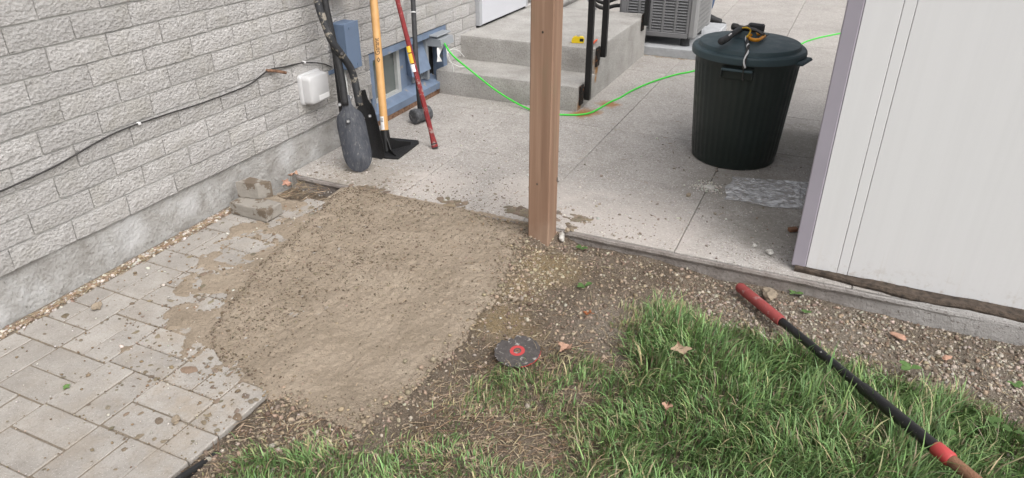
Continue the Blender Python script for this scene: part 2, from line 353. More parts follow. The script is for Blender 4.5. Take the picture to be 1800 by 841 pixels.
    def prism(s, poly, o, ex, ey, ez, h):        # 2d polygon in plane (ex, ey), thickness h along ez
        o, ex, ey, ez = [np.array(q, float) for q in (o, ex, ey, ez)]; n = len(poly)
        vs_ = [o+ex*a+ey*b for a, b in poly]+[o+ex*a+ey*b+ez*h for a, b in poly]
        return s.add(vs_, [tuple(range(n-1, -1, -1)), tuple(range(n, 2*n))]+[(i, (i+1) % n, n+(i+1) % n, n+i) for i in range(n)])
    def grid(s, fn, nu, nv):
        vs_ = [fn(i/nu, j/nv) for i in range(nu+1) for j in range(nv+1)]
        return s.add(vs_, [(i*(nv+1)+j, (i+1)*(nv+1)+j, (i+1)*(nv+1)+j+1, i*(nv+1)+j+1) for i in range(nu) for j in range(nv)])
    def build(s, name, mat, parent=None, smooth=False, loc=None, fix=True, angle=None):
        o = ORG[parent.name] if parent is not None else (np.array(loc, float) if loc is not None else np.zeros(3))
        me = bpy.data.meshes.new(name); me.from_pydata([tuple(np.array(p)-o) for p in s.v], [], s.f)
        if fix:
            bm = bmesh.new(); bm.from_mesh(me); bmesh.ops.recalc_face_normals(bm, faces=bm.faces); bm.to_mesh(me); bm.free()
        me.materials.append(M_[mat] if isinstance(mat, str) else mat)
        if smooth: me.shade_smooth() if angle is None else me.shade_smooth()
        ob = link(name, me, parent, o if parent is None else None)
        if smooth and angle is not None: me.set_sharp_from_angle(angle=R(angle))
        return ob
def cr(pts, k=8):                                # catmull-rom
    P = [np.array(p, float) for p in pts]; P = [2*P[0]-P[1]]+P+[2*P[-1]-P[-2]]; out = []
    for i in range(1, len(P)-2):
        for t in np.linspace(0, 1, k, endpoint=False):
            a, b, c, d = P[i-1:i+3]; out.append(.5*((2*b)+(c-a)*t+(2*a-5*b+4*c-d)*t*t+(3*b-a-3*c+d)*t**3))
    return out+[P[-2]]
def npmesh(name, verts, faces, mat, col=None, smooth=False, parent=None):   # faces: (n,3) or (n,4) int array
    me = bpy.data.meshes.new(name); nv = len(verts); nf, k = faces.shape
    me.vertices.add(nv); me.vertices.foreach_set('co', np.asarray(verts, np.float32).ravel())
    me.loops.add(nf*k); me.loops.foreach_set('vertex_index', faces.astype(np.int32).ravel())
    me.polygons.add(nf); me.polygons.foreach_set('loop_start', np.arange(0, nf*k, k, dtype=np.int32)); me.polygons.foreach_set('loop_total', np.full(nf, k, np.int32))
    me.update(calc_edges=True); me.validate()
    if col is not None:
        a = me.color_attributes.new('Col', 'FLOAT_COLOR', 'POINT'); c4 = np.ones((nv, 4), np.float32); c4[:, :3] = col; a.data.foreach_set('color', c4.ravel())
    me.materials.append(M_[mat])
    if smooth: me.shade_smooth()
    return link(name, me, parent)
def hgrid(x0, x1, y0, y1, st):
    nx = int((x1-x0)/st)+1; ny = int((y1-y0)/st)+1; X, Y = np.meshgrid(np.linspace(x0, x1, nx), np.linspace(y0, y1, ny), indexing='ij')
    I = np.arange(nx*ny).reshape(nx, ny); Fc = np.stack([I[:-1, :-1], I[1:, :-1], I[1:, 1:], I[:-1, 1:]], -1).reshape(-1, 4); return X, Y, Fc
def rotm(n, tilt=math.pi):                        # random rotations: yaw free, tilt limited
    a = rng.uniform(0, 2*math.pi, n); b = rng.uniform(-tilt, tilt, n); c = rng.uniform(-tilt, tilt, n)
    ca, sa, cb, sb, cc, sc = np.cos(a), np.sin(a), np.cos(b), np.sin(b), np.cos(c), np.sin(c); o = np.zeros(n); e = np.ones(n)
    Z = np.stack([ca, -sa, o, sa, ca, o, o, o, e], -1).reshape(n, 3, 3); X = np.stack([e, o, o, o, cb, -sb, o, sb, cb], -1).reshape(n, 3, 3); Y = np.stack([cc, o, sc, o, e, o, -sc, o, cc], -1).reshape(n, 3, 3)
    return Z @ X @ Y
def scatter(name, tv, tf, pos, scl, rot, col, mat, jit=0., smooth=False, parent=None):
    tv = np.array(tv, float); n = len(pos); k = len(tv); vv = np.repeat(tv[None], n, 0)
    if jit: vv = vv*(1+rng.uniform(-jit, jit, (n, k, 1)))
    vv = vv*np.asarray(scl).reshape(n, 1, -1); vv = np.einsum('nij,nkj->nki', rot, vv)+np.asarray(pos)[:, None]
    tf = np.array(tf); ff = (tf[None]+(np.arange(n)*k)[:, None, None]).reshape(-1, tf.shape[1])
    return npmesh(name, vv.reshape(-1, 3), ff, mat, np.repeat(col, k, 0) if col is not None else None, smooth, parent)
_g = (1+5**.5)/2
ICO_V = np.array([(-1, _g, 0), (1, _g, 0), (-1, -_g, 0), (1, -_g, 0), (0, -1, _g), (0, 1, _g), (0, -1, -_g), (0, 1, -_g), (_g, 0, -1), (_g, 0, 1), (-_g, 0, -1), (-_g, 0, 1)])/math.hypot(1, _g)
ICO_F = [(0, 11, 5), (0, 5, 1), (0, 1, 7), (0, 7, 10), (0, 10, 11), (1, 5, 9), (5, 11, 4), (11, 10, 2), (10, 7, 6), (7, 1, 8), (3, 9, 4), (3, 4, 2), (3, 2, 6), (3, 6, 8), (3, 8, 9), (4, 9, 5), (2, 4, 11), (6, 2, 10), (8, 6, 7), (9, 8, 1)]
def rock(name, p, size, mat, label, cat, seed=0, group=None, flat=.65):
    r_ = np.random.default_rng(seed); bm = bmesh.new(); bmesh.ops.create_icosphere(bm, subdivisions=2, radius=1)
    for v in bm.verts:
        c = v.co; n_ = 1+.28*math.sin(3*c.x+seed)*math.cos(2.3*c.y+seed*2)+.16*math.sin(5*c.z+4*c.x+seed)+r_.uniform(-.05, .05)
        v.co = Vector((c.x*n_*size[0], c.y*n_*size[1], max(c.z, -.55)*n_*size[2]))
    zmin = min(v.co.z for v in bm.verts)
    for v in bm.verts: v.co.z -= zmin
    me = bpy.data.meshes.new(name); bm.to_mesh(me); bm.free(); me.materials.append(M_[mat])
    o = link(name, me, None, tuple(p)); o.rotation_euler.z = seed*1.7; return tag(o, label, cat, group)

# ================================================================== SETTING
XB = -2.71            # face of the block wall
YS = 2.90             # front edge of the patio
me = MB().grid(lambda u, v: V(-60+120*u, -60+120*v, -.16), 8, 8).build('ground', 'lawn_soil'); tag(me, kind='structure')

# ---- patio of big square slabs
patio = MB().box((-2.72, YS+.004, -.22), (4.5, 14, -.012)).build('patio', 'mortar'); tag(patio, kind='structure')
xs = [-2.72, -1.985, -1.265, -.51, .24, .99, 1.74, 2.49, 3.24]; ys = [YS, 3.638, 4.368, 5.112, 5.858, 6.6, 7.34, 8.08, 8.82, 9.56, 10.3, 11.04]
for i in range(len(xs)-1):
    for j in range(len(ys)-1):
        if xs[i] > .3 and ys[j] > 3.2 and ys[j] < 6: continue
        g = .0016; z0 = -.11 if j == 0 else -.03
        if j == 0 and xs[i] > 0: z0 = -.2
        dz = random.uniform(-.0015, .001)
        a, b = (xs[i]+g, ys[j]+g, z0), (xs[i+1]-g, ys[j+1]-g, dz)
        if i == 0: a = (-2.712, a[1], a[2])
        m = MB()
        m.bbox(a, b, .003)
        m.build('paving_slab', 'patio_concrete', patio)
# bullnose course under the front edge of the patio
m = MB()
def fe(u, v):
    x = -2.66+7.2*u; pr = [(.0, -.006), (.010, -.008), (.013, -.02), (.008, -.03), (.0, -.034), (-.002, -.22)]
    k = v*5; i = min(int(k), 4); t = k-i; d = pr[i][0]*(1-t)+pr[i+1][0]*t; z = pr[i][1]*(1-t)+pr[i+1][1]*t
    nn = float(fbm(np.array(x), np.array(z), 14, 4, 5)); return V(x, YS-.002-max(d, 0)-.004-.005*nn, z)
m.grid(fe, 500, 10).build('slab_edge', 'slab_edge_dirty', patio, fix=False)

# ---- paver path along the wall
path = MB().box((-2.72, -1.2, -.16), (-1.545, 2.56, -.0045)).box((-2.30, 2.56, -.16), (-1.545, 2.86, -.0045)).build('paver_path', 'joint_sand'); tag(path, kind='structure')
LX = [-2.648, -2.543, -2.408, -2.168, -1.913, -1.66, -1.530]
PV = []      # x0,x1,y0,y1
def colfill(x0, x1, done, y0=-.6, y1=2.84, seed=1):
    r_ = random.Random(seed); lo, hi = done; xm = (x0+x1)/2
    def fill(a, b):
        y = a
        while y < b-.05:
            if r_.random() < .5 and y+.237 <= b+.03: PV.extend([(x0, xm, y, y+.237), (xm, x1, y, y+.237)]); y += .237
            else: PV.append((x0, x1, y, y+.1185)); y += .1185
    fill(hi, y1); n = int((lo-y0)/.1185); fill(lo-n*.1185, lo)
PV += [(LX[0], LX[1], 1.005, 1.242), (LX[1], LX[2], 1.005, 1.242), (LX[0], LX[2], 1.242, 1.363), (LX[0], LX[1], 1.363, 1.481), (LX[1], LX[2], 1.363, 1.60), (LX[0], LX[1], 1.481, 1.60)]
xm = -2.286; PV += [(LX[2], xm, .775, 1.013), (xm, LX[3], .775, 1.013), (LX[2], LX[3], 1.013, 1.133), (LX[2], LX[3], 1.133, 1.252), (LX[2], xm, 1.252, 1.49), (xm, LX[3], 1.252, 1.49)]
xm = -2.036; PV += [(LX[3], LX[4], .786, .903), (LX[3], LX[4], .903, 1.022), (LX[3], xm, 1.022, 1.265), (xm, LX[4], 1.022, 1.265), (LX[3], LX[4], 1.265, 1.38), (LX[3], LX[4], 1.38, 1.495), (LX[3], xm, 1.495, 1.735), (xm, LX[4], 1.495, 1.735)]
xm = -1.778; PV += [(LX[4], xm, .79, 1.026), (xm, LX[5], .79, 1.026), (LX[4], LX[5], 1.026, 1.147), (LX[4], LX[5], 1.147, 1.265), (LX[4], xm, 1.265, 1.50), (xm, LX[5], 1.265, 1.50)]
PV += [(LX[5], LX[6], .79, 1.025), (LX[5], LX[6], 1.025, 1.145), (LX[5], LX[6], 1.145, 1.38)]
colfill(LX[0], LX[2], (1.005, 1.60), seed=3, y1=2.50); colfill(LX[2], LX[3], (.775, 1.49), seed=5, y1=2.70); colfill(LX[3], LX[4], (.786, 1.735), seed=8); colfill(LX[4], LX[5], (.79, 1.5), seed=9, y1=2.0)
y = .79
while y > -.6: PV.append((LX[5], LX[6], y-.237, y)); y -= .237
for i, (a, b, c, d) in enumerate(PV):
    g = .0027; r_ = lambda: random.uniform(-.0012, .0012)
    m = MB(); m.bbox((a+g+r_(), c+g+r_(), -.06), (b-g+r_(), d-g+r_(), random.uniform(-.0022, .0018)), .0035)
    m.build('paver', 'concrete_paver', path)

# ---- soil beside the pad
padL = [onz(*p)[:2] for p in ((600, 331), (570, 356), (530, 400), (490, 438), (450, 470), (412, 520), (385, 560), (362, 598), (392, 640), (440, 668), (470, 688))]
padB = [onz(*p)[:2] for p in ((550, 718), (634, 750))]
padR = [onz(*p, -.01)[:2] for p in ((690, 712), (735, 680), (775, 640), (815, 600), (850, 555), (885, 510), (905, 465), (925, 425))]
PAD = padL+padB+padR+[V(-1.12, 2.895), V(-2.28, 2.895)]
def zsoil(X, Y):
    base = -.055-.04*sstep(-.7, .3, X)
    base = base+.012*fbm(X, Y, 2.2, 3, 11)
    s = sdist(X, Y, PAD); near = sstep(-.14, 0, s)
    base = base*(1-near)+(-.012)*near; rough_ = sstep(-.25, -.02, s)*sstep(.05, -.02, s); base = base+rough_*(.012*np.abs(fbm(X, Y, 20, 3, 14))+.004*fbm(X, Y, 50, 2, 15))
    base = base+.02*np.exp(-(((X+.98)**2+(Y-2.66)**2)/.012))              # little heap at the post
    front = sstep(1.44, 1.36, Y)*sstep(-1.0, -1.15, X); base = base*(1-front)+(-.020)*front; lf = sstep(-1.25, -1.45, X)*sstep(1.40, 1.30, Y); base = base*(1-lf)+(-.016)*lf
    base = base-.02*np.exp(-(((X+.28)**2+(Y-2.83)**2)/.02))
    z_ = base+.011*fbm(X, Y, 11, 4, 3)+.006*np.abs(fbm(X, Y, 34, 3, 8))
    return np.where(s > .012, np.minimum(z_, -.035), z_)
X, Y, Fc = hgrid(-1.545, 2.4, .2, 2.915, .0095)
Zs = zsoil(X, Y); Zs = np.where(X < -1.53, Zs-.03, Zs)
soil = npmesh('soil', np.stack([X, Y, Zs], -1).reshape(-1, 3), Fc, 'soil', smooth=True); tag(soil, kind='structure')
# dip with debris between pavers, wall and slab corner
X, Y, Fc = hgrid(-2.725, -2.05, 2.50, 2.905, .009)
Zc = -.018-.080*sstep(2.54, 2.80, Y)*sstep(-2.22, -2.44, X)+.012*fbm(X, Y, 14, 4, 21)+.006*np.abs(fbm(X, Y, 40, 3, 23))-.01*sstep(-2.3, -2.2, X)
corner = npmesh('bare_corner_soil', np.stack([X, Y, Zc], -1).reshape(-1, 3), Fc, 'soil', smooth=True); tag(corner, kind='structure')

# ---- freshly poured concrete pad
X, Y, Fc = hgrid(-2.64, -.98, 1.345, 2.893, .0055)
s = sdist(X, Y, PAD); n1 = fbm(X, Y, 7, 4, 31); n2 = fbm(X, Y, 26, 4, 41); st = fbm(X*9, Y*1.6, 5, 3, 51)
left = sstep(-1.30, -1.55, X)*sstep(1.36, 1.40, Y)
top = .0045*sstep(-1.40, -1.6, X)+-.009*sstep(-1.6, -1.40, X)-.006*sstep(2.6, 2.89, Y)
lump = .0035*n1+.0042*n2+.0030*st+.0045*np.maximum(fbm(X, Y, 45, 3, 61)-.05, 0)*2.-.006*np.maximum(fbm(X, Y, 38, 3, 67)-.22, 0)*2.
so_ = np.maximum(-s, 0)
up_ = sstep(1.5, 2.3, Y); zl = .0035-(.030-.018*up_)*so_-.03*sstep(.20+.1*up_, .38+.12*up_, so_)+.013*n1+.014*fbm(X*.7+Y*.5, Y*.9-X*.6, 13, 4, 71); zl = np.minimum(zl, .0035+.0012*n2)     # ragged smears over the pavers
zr = top-.55*so_-.004
Zp = np.where(s > 0, top+lump*sstep(0, .05, s)+(zl-.005)*(1-sstep(0, .05, s))*left*.6, np.where(left > .5, zl+lump*.5, zr+lump))
Zp = np.where((X < -2.2) & (Y > 2.62), np.minimum(Zp, top+lump-.5*so_-.1*sstep(.02, .12, so_)), Zp)
Zp = np.where(Y < 1.349, np.minimum(Zp, -.06), Zp)
pad = npmesh('concrete_pad', np.stack([X, Y, Zp], -1).reshape(-1, 3), Fc, 'wet_concrete', smooth=True)
tag(pad, 'freshly poured wet tan concrete pad between pavers and lawn', None, kind='structure')
def zground(x, y):
    x = np.asarray(x, float); y = np.asarray(y, float)
    return np.where(x < -1.53, 0., np.where(y > YS, 0., zsoil(x, y)))

# ================================================================== HOUSE WALL
wall = thing('house_wall', (XB, 3, 0), 'light grey painted split face block wall of the house on a parged foundation', 'wall')
CZ0, CH, BL = .193, .0963, .2625
WY0, WY1, WZ1 = 3.755, 4.765, CZ0+3*CH
DY0, DY1, DZ0, DZ1 = 5.24, 6.22, .36, 2.42
# backing and mortar (with the window and door openings left free)
m = MB()
m.box((XB-.25, -2.5, CZ0+.002), (XB-.0098, WY0, 3.0)).box((XB-.25, WY0, WZ1), (XB-.0098, WY1, 3.0)).box((XB-.25, WY1, .0), (XB-.0098, DY0, 3.0)).box((XB-.25, DY0, DZ1), (XB-.0098, DY1, 3.0)).box((XB-.25, DY1, .0), (XB-.0098, 12, 3.0))
m.build('mortar_bed', 'mortar', wall, fix=False)
m = MB()
def fnd(u, v):
    y = -2.5+(WY0+2.5)*u; z = -.2+(CZ0+.2)*v
    n_ = .010*float(fbm(np.array(y), np.array(z), 5, 4, 77))+.005*float(fbm(np.array(y), np.array(z), 22, 3, 78)); return V(XB-.016+n_, y, z)
m.grid(fnd, 420, 22).build('foundation', 'parged_foundation', wall, smooth=True, fix=False)
MB().box((XB-.25, -2.5, -.2), (XB-.03, WY0-.002, CZ0)).build('footing', 'parged_foundation', wall)
def block_mesh(seed):
    r_ = random.Random(seed); nu, nv = 6, 2; L, Hh = BL-.0058, CH-.0088; vs_ = []; fs = []
    for i in range(nu+1):
        for j in range(nv+1):
            edge = i in (0, nu) or j in (0, nv); y = -L/2+L*i/nu; z = -Hh/2+Hh*j/nv
            if edge: y += r_.uniform(-.0022, .0022); z += r_.uniform(-.002, .002)
            vs_.append((r_.uniform(-.003, -.001) if edge else r_.uniform(-.0005, .002), y, z))
    I = lambda i, j: i*(nv+1)+j
    for i in range(nu):
        for j in range(nv): fs.append((I(i, j), I(i+1, j), I(i+1, j+1), I(i, j+1)))
    ring = [I(i, 0) for i in range(nu+1)]+[I(nu, j) for j in range(1, nv+1)]+[I(i, nv) for i in range(nu-1, -1, -1)]+[I(0, j) for j in range(nv-1, 0, -1)]
    k = len(vs_); vs_ += [(-.02, vs_[q][1], vs_[q][2]) for q in ring]; n_ = len(ring)
    fs += [(ring[q], k+q, k+(q+1) % n_, ring[(q+1) % n_]) for q in range(n_)]
    me = bpy.data.meshes.new('block'); me.from_pydata(vs_, [], fs); bm = bmesh.new(); bm.from_mesh(me); bmesh.ops.recalc_face_normals(bm, faces=bm.faces); bm.to_mesh(me); bm.free()
    me.materials.append(M_['painted_split_block']); return me
BM = [block_mesh(i) for i in range(9)]
rest = []
for k in range(29):
    zc = CZ0+(k+.5)*CH; off = (1.605 if k % 2 == 0 else 1.727)+random.uniform(-.012, .012)
    y = off-17*BL
    while y < 11.5:
        a, b = y, y+BL; y += BL; segs = [(a, b)]
        cuts = []
        if k < 3: cuts.append((WY0, WY1))
        if DZ0-.05 < zc < DZ1+.03: cuts.append((DY0, DY1))
        for lo, hi in cuts:
            ns = []
            for p, q in segs:
                if q <= lo or p >= hi: ns.append((p, q))
                else:
                    if p < lo-.02: ns.append((p, lo))
                    if q > hi+.02: ns.append((hi, q))
            segs = ns
        for p, q in segs:
            if q-p < .03: continue
            if .95 < (p+q)/2 < 5.3 and zc < 1.17:
                o = bpy.data.objects.new('block', random.choice(BM)); COL.objects.link(o); o.parent = wall; o.location = (random.uniform(-.0015, .002), (p+q)/2-3, zc); o.scale = (1, (q-p-.0058)/(BL-.0058), 1)
                if random.random() < .5: o.rotation_euler.x = math.pi
            else: rest.append((p, q, zc))
pos = np.array([(XB-.008, (p+q)/2, z) for p, q, z in rest])-V(XB, 3, 0); scl = np.array([(.010, (q-p-.0095)/2, (CH-.0095)/2) for p, q, z in rest])
CUBE_V = [(x, y, z) for z in (-1, 1) for x, y in ((-1, -1), (1, -1), (1, 1), (-1, 1))]; CUBE_F = [(3, 2, 1, 0), (4, 5, 6, 7), (0, 1, 5, 4), (1, 2, 6, 5), (2, 3, 7, 6), (3, 0, 4, 7)]
o = scatter('block_courses', CUBE_V, CUBE_F, pos, scl, np.repeat(np.eye(3)[None], len(pos), 0), None, 'painted_split_block', parent=wall); o['kind'] = 'stuff'

# ---- basement window, part of the wall
win = MB()
xo, xi = XB-.0098, XB-.10
win.box((xi, WY0+.004, WZ1-.05), (xo, WY1-.004, WZ1-.004)).box((xi, WY0+.004, .05), (xo, WY0+.045, WZ1-.05)).box((xi, WY1-.06, .05), (xo, WY1-.004, WZ1-.05))
win = win.build('window', 'blue_frame', wall)
m = MB(); m.add([V(xi, WY0+.002, .125), V(XB+.012, WY0+.002, .085), V(XB+.012, WY1-.1, .085), V(xi, WY1-.1, .125), V(xi, WY0+.002, .0), V(XB+.006, WY0+.002, .035), V(XB+.006, WY1-.1, .035), V(xi, WY1-.1, .0)], [(0, 1, 2, 3), (4, 7, 6, 5), (0, 4, 5, 1), (1, 5, 6, 2), (2, 6, 7, 3), (3, 7, 4, 0)])
m.build('sill', 'blue_frame', win)
MB().box((XB-.02, WY0+.02, -.05), (XB+.004, WY1-.12, .033)).build('rusty_lintel_strip', 'rust', win)
MB().box((xi-.01, 3.80, .11), (xi+.005, 4.19, WZ1-.05)).build('pane', 'window_glass', win)
m = MB(); m.box((xi, 4.165, .11), (xi+.03, 4.2, WZ1-.05)).box((xi, 3.8, .11), (xi+.03, 4.165, .135)).box((xi, 3.8, WZ1-.075), (xi+.03, 4.165, WZ1-.05)).box((xi, 3.8, .135), (xi+.03, 3.825, WZ1-.075))
m.build('sash', 'alu_frame', win)
m = MB(); m.grid(lambda u, v: V(xi-.06+.012*math.sin(u*34), 3.78+.44*u, .1+.36*v), 40, 1).build('curtain', 'curtain', win, fix=False)
MB().box((xi-.02, 4.2, .1), (xi+.012, 4.52, WZ1-.05)).build('blank_panel', 'blue_frame', win)
MB().box((xi-.12, 3.76, .0), (xi-.08, 4.76, .5)).build('dark_interior', 'dark_gap', win)
m = MB(); m.box((xi-.02, 4.52, .03), (xi-.005, WY1-.06, WZ1-.05)); m.build('broken_corner', 'dark_gap', win)
# louvred vent hood hanging off the blank panel
vh = MB(); A = lambda x, y, z: V(x, y, z)
vh.add([A(xi+.015, 4.30, .43), A(xi+.015, 4.52, .44), A(xi+.10, 4.50, .21), A(xi+.085, 4.27, .20), A(xi+.015, 4.31, .20), A(xi+.015, 4.52, .20)], [(0, 1, 2, 3), (0, 3, 4), (1, 5, 2), (4, 3, 2, 5), (0, 4, 5, 1)])
vh = vh.build('vent_hood', 'blue_frame', win)
m = MB(); M_l = None
m.box((xi+.01, 4.515, .12), (xi+.06, 4.545, .45)); m.box((xi+.012, 4.36, .13), (xi+.03, 4.515, .2)); m.build('vent_flange', 'grey_plastic', win)
for q in range(5): MB().box((xi+.03, 4.37+.03*q, .145), (xi+.036, 4.378+.03*q, .21), lambda p: p+V(.25*(p[2]-.145), .15*(p[2]-.145), 0)).build('louvre', 'grey_plastic', vh)
# ---- white side door above the landing
door = thing('side_door', (XB, DY0, DZ0), 'white side door with grey jamb opening onto the concrete landing', 'door')
MB().box((XB-.06, DY0+.004, DZ0+.02), (XB+.03, DY0+.05, DZ1)).box((XB-.06, DY1-.05, DZ0+.02), (XB+.03, DY1-.004, DZ1)).box((XB-.06, DY0+.05, DZ1-.05), (XB+.03, DY1-.05, DZ1)).build('jamb', 'jamb_grey', door)
MB().bbox((XB-.03, DY0+.052, DZ0+.022), (XB+.034, DY1-.052, DZ1-.052), .004).build('door_leaf', 'door_white', door)
MB().box((XB-.2, DY0+.01, DZ0-.02), (XB+.004, DY1-.01, DZ0+.02)).build('threshold_gap', 'dark_gap', door)
MB().tube([V(XB+.034, DY1-.12, 1.35), V(XB+.09, DY1-.12, 1.35), V(XB+.09, DY1-.2, 1.35)], .01, 8).build('handle', 'steel_bright', door, smooth=True)

# ================================================================== CONCRETE STEPS
SX0, SX1 = XB-.02, -1.605
steps = thing('concrete_steps', (SX1, 4.6, 0), 'grey cast concrete steps and landing below the white side door', 'steps')
def rough_box(x0, x1, y0, y1, z0, z1, name, seed):
    bm = bmesh.new(); bmesh.ops.create_cube(bm, size=1)
    for v in bm.verts: v.co = ((x0+x1)/2+v.co.x*(x1-x0), (y0+y1)/2+v.co.y*(y1-y0), (z0+z1)/2+v.co.z*(z1-z0))
    bmesh.ops.bevel(bm, geom=[e for e in bm.edges], offset=.011, segments=2, affect='EDGES', profile=.6)
    bmesh.ops.subdivide_edges(bm, edges=[e for e in bm.edges if e.calc_length() > .2], cuts=24, use_grid_fill=True)
    for v in bm.verts:
        c = v.co; k = float(fbm(np.array(c.x+c.z*1.3), np.array(c.y+c.z), 9, 3, seed)); v.co = c+v.normal*.0035*k
    me = bpy.data.meshes.new(name); bm.to_mesh(me); bm.free(); o_ = ORG[steps.name]
    me.transform(Matrix.Translation(-Vector(o_))); me.materials.append(M_['step_concrete']); me.shade_smooth(); me.set_sharp_from_angle(angle=R(40)); return link(name, me, steps)
rough_box(SX0, SX1, 4.602, 5.03, -.02, .177, 'lower_step', 3)
rough_box(SX0, SX1, 4.972, 6.385, -.02, .36, 'landing', 4)
# ---- railing
rail = thing('handrail', (-1.56, 4.7, 0), 'black square tube handrail bolted to the side of the steps', 'railing')
PX = -1.565
def rpost(y, z0, z1, name='post'): return MB().bbox((PX-.02, y-.019, z0), (PX+.02, y+.019, z1), .003).build(name, 'black_steel', rail)
rpost(4.71, .065, .93); rpost(5.03, .295, 1.12); rpost(6.20, .30, 1.12)
for y_, z_ in ((4.675, .045), (5.0, .24), (6.22, .26)):
    m = MB(); m.bbox((-1.604, y_-.035, z_-.01), (-1.590, y_+.03, z_+.13), .003); m.bbox((-1.592, y_-.03, z_+.03), (PX-.018, y_+.02, z_+.12), .004); m.build('bracket', 'rusty_steel', rail)
m = MB(); m.tube([V(PX, 4.66, .925), V(PX, 5.03, 1.125), V(PX, 6.24, 1.125)], .022, 8); m.build('top_rail', 'black_steel', rail)
for q in range(1, 8):
    yb_ = 5.03+1.17*q/8; MB().bbox((PX-.007, yb_-.007, .5), (PX+.007, yb_+.007, 1.12), .001).build('baluster', 'black_steel', rail) if q > 7 else None

# ================================================================== SHED
SY = 2.962; SHX = -.012
shed = thing('garden_shed', (SHX, SY, 0), 'off white panelled metal garden shed with mauve corner trim on the patio edge', 'shed')
gx1 = ony(1471, 478, SY)[0]; gx2 = ony(1489, 482.7, SY)[0]; tx = ony(1416, 467.7, SY)[0]
SHZ = .018
MB().bbox((SHX, SY-.004, SHZ), (tx, SY+.03, 2.0), .004).build('corner_trim', 'purple_trim', shed)
MB().box((SHX+.002, SY+.031, SHZ), (SHX+.03, SY+1.9, 2.0)).build('side_panel', 'white_siding', shed)
MB().box((tx+.001, SY+.02, SHZ), (2.6, SY+.05, 2.0)).build('backing', 'jamb_grey', shed)
edges = [tx+.001, gx1]; x = gx2; edges += [gx2]; x = gx2+1.16; 
while x < 2.6: edges.append(x); edges.append(x+.065); x += 1.2
edges.append(2.6)
for a, b in zip(edges[:-1], edges[1:]):
    MB().bbox((a+.0008, SY, SHZ+.002), (b-.0008, SY+.018, 2.0), .0016).build('wall_panel', 'white_siding', shed)
m = MB()
def Dsill(x): return .022+.043*float(sstep(.02, .50, np.array(x)))
def bb(u, v):
    x = .005+2.595*u; D = Dsill(x); pr = [(0, .024), (-D*.8, .022), (-D, .012), (-D+.004, -.006)]; i = min(int(v*3), 2); t = v*3-i; d = pr[i][0]*(1-t)+pr[i+1][0]*t; z = pr[i][1]*(1-t)+pr[i+1][1]*t
    k = .009*float(fbm(np.array(x), np.array(z*3), 9, 4, 91)); return V(x, SY+d-.002+k*.6, z+k*(1 if v < .8 else .3))
m.grid(bb, 260, 6).build('rotten_sill_board', 'rotten_board', shed, fix=False)
m = MB()
def flt(u, v):
    x = .12+2.48*u; sh = .034*(1-min(1, u*4.5))**1.5; k = .007*float(fbm(np.array(x), np.array(v*.2), 12, 4, 95)); yt = SY-Dsill(x)-.002
    if v < .85: return V(x, YS-.020+sh-.001*v+k*.6+(yt-YS+.018)*max(0, (v-.6)/.25)**2*.8, -.20+.206*v/.85)
    return V(x, yt+k*.6+.03*(v-.85)/.15, .006)
m.grid(flt, 220, 16).build('mortar_fillet', 'slab_edge_dirty', shed, smooth=True, fix=False)
MB().box((.02, SY+.008, .002), (2.6, SY+.1, .03)).build('base_plate', 'rotten_board', shed)
MB().box((2.57, SY+.05, SHZ), (2.6, SY+1.9, 2.0)).box((SHX+.03, SY+1.87, SHZ), (2.57, SY+1.9, 2.0)).build('rear_panel', 'white_siding', shed)
m = MB(); m.add([V(-.1, SY-.1, 2.0), V(2.7, SY-.1, 2.0), V(2.7, SY+2, 2.0), V(-.1, SY+2, 2.0), V(1.3, SY-.1, 2.42), V(1.3, SY+2, 2.42)], [(0, 1, 2, 3), (0, 4, 5, 3), (1, 2, 5, 4), (0, 1, 4), (2, 3, 5)]); m.build('roof', 'roof_grey', shed)

# ================================================================== TIMBER POST
x0p, x1p = -1.182, -1.077; y0p = 2.768; y1p = 2.872
post = thing('timber_post', ((x0p+x1p)/2, (y0p+y1p)/2, -.06), 'brown treated square timber post standing in the ground at the patio edge', 'post')
pb = MB().bbox((x0p, y0p, -.35), (x1p, y1p, 2.1), .005).build('post_shaft', 'treated_timber', post)
def knot(px, face):
    p = ony(px[0], px[1], y0p-.0006) if face == 'f' else onx(px[0], px[1], x1p+.0006)
    m = MB(); ex, ez = (V(1, 0, 0), V(0, -1, 0)) if face == 'f' else (V(0, 1, 0), V(1, 0, 0))
    m.prism([(.0055*math.cos(a)*(.8 if face == 'f' else 1.3), .0055*math.sin(a)*(1 if face == 'f' else 2.2)) for a in np.linspace(0, 2*math.pi, 12, endpoint=False)], p-ez*.002, ex, V(0, 0, 1), ez, .0022); m.build('knot', 'rotten_board', post)
knot((944, 324), 'f'); knot((979.5, 316), 's'); knot((954, 57), 'f')

# ================================================================== GARBAGE BIN
BC = V(-.468, 4.22, 0.)
binr = thing('garbage_bin', tuple(BC), 'dark green ribbed plastic garbage bin with round lid on the patio', 'garbage bin')
def rib(j, z): return 1+(.010 if (j % 4) in (0, 1) else 0.)*(1 if .045 < z < .575 else 0)
MB().lathe(BC, [(.232, .0), (.240, .008), (.243, .045), (.2435, .048), (.281, .572), (.2815, .576), (.285, .61), (.293, .613), (.293, .628)], 176, rib).build('bin_body', 'bin_plastic', binr, smooth=True, angle=35)
lidp = [(.300, .616), (.308, .616), (.310, .634), (.308, .648), (.301, .656), (.280, .658), (.2775, .6585), (.276, .661), (.2735, .676), (.271, .6795), (.266, .681), (.16, .694), (.03, .701), (.001, .701)]
lid = MB().lathe(BC, lidp, 96).build('lid', 'lid_plastic', binr, smooth=True, angle=28)
hd = nrm(V(1, .15, 0)); hw = V(-hd[1], hd[0], 0); hc = BC+V(-.035, .0, 0)
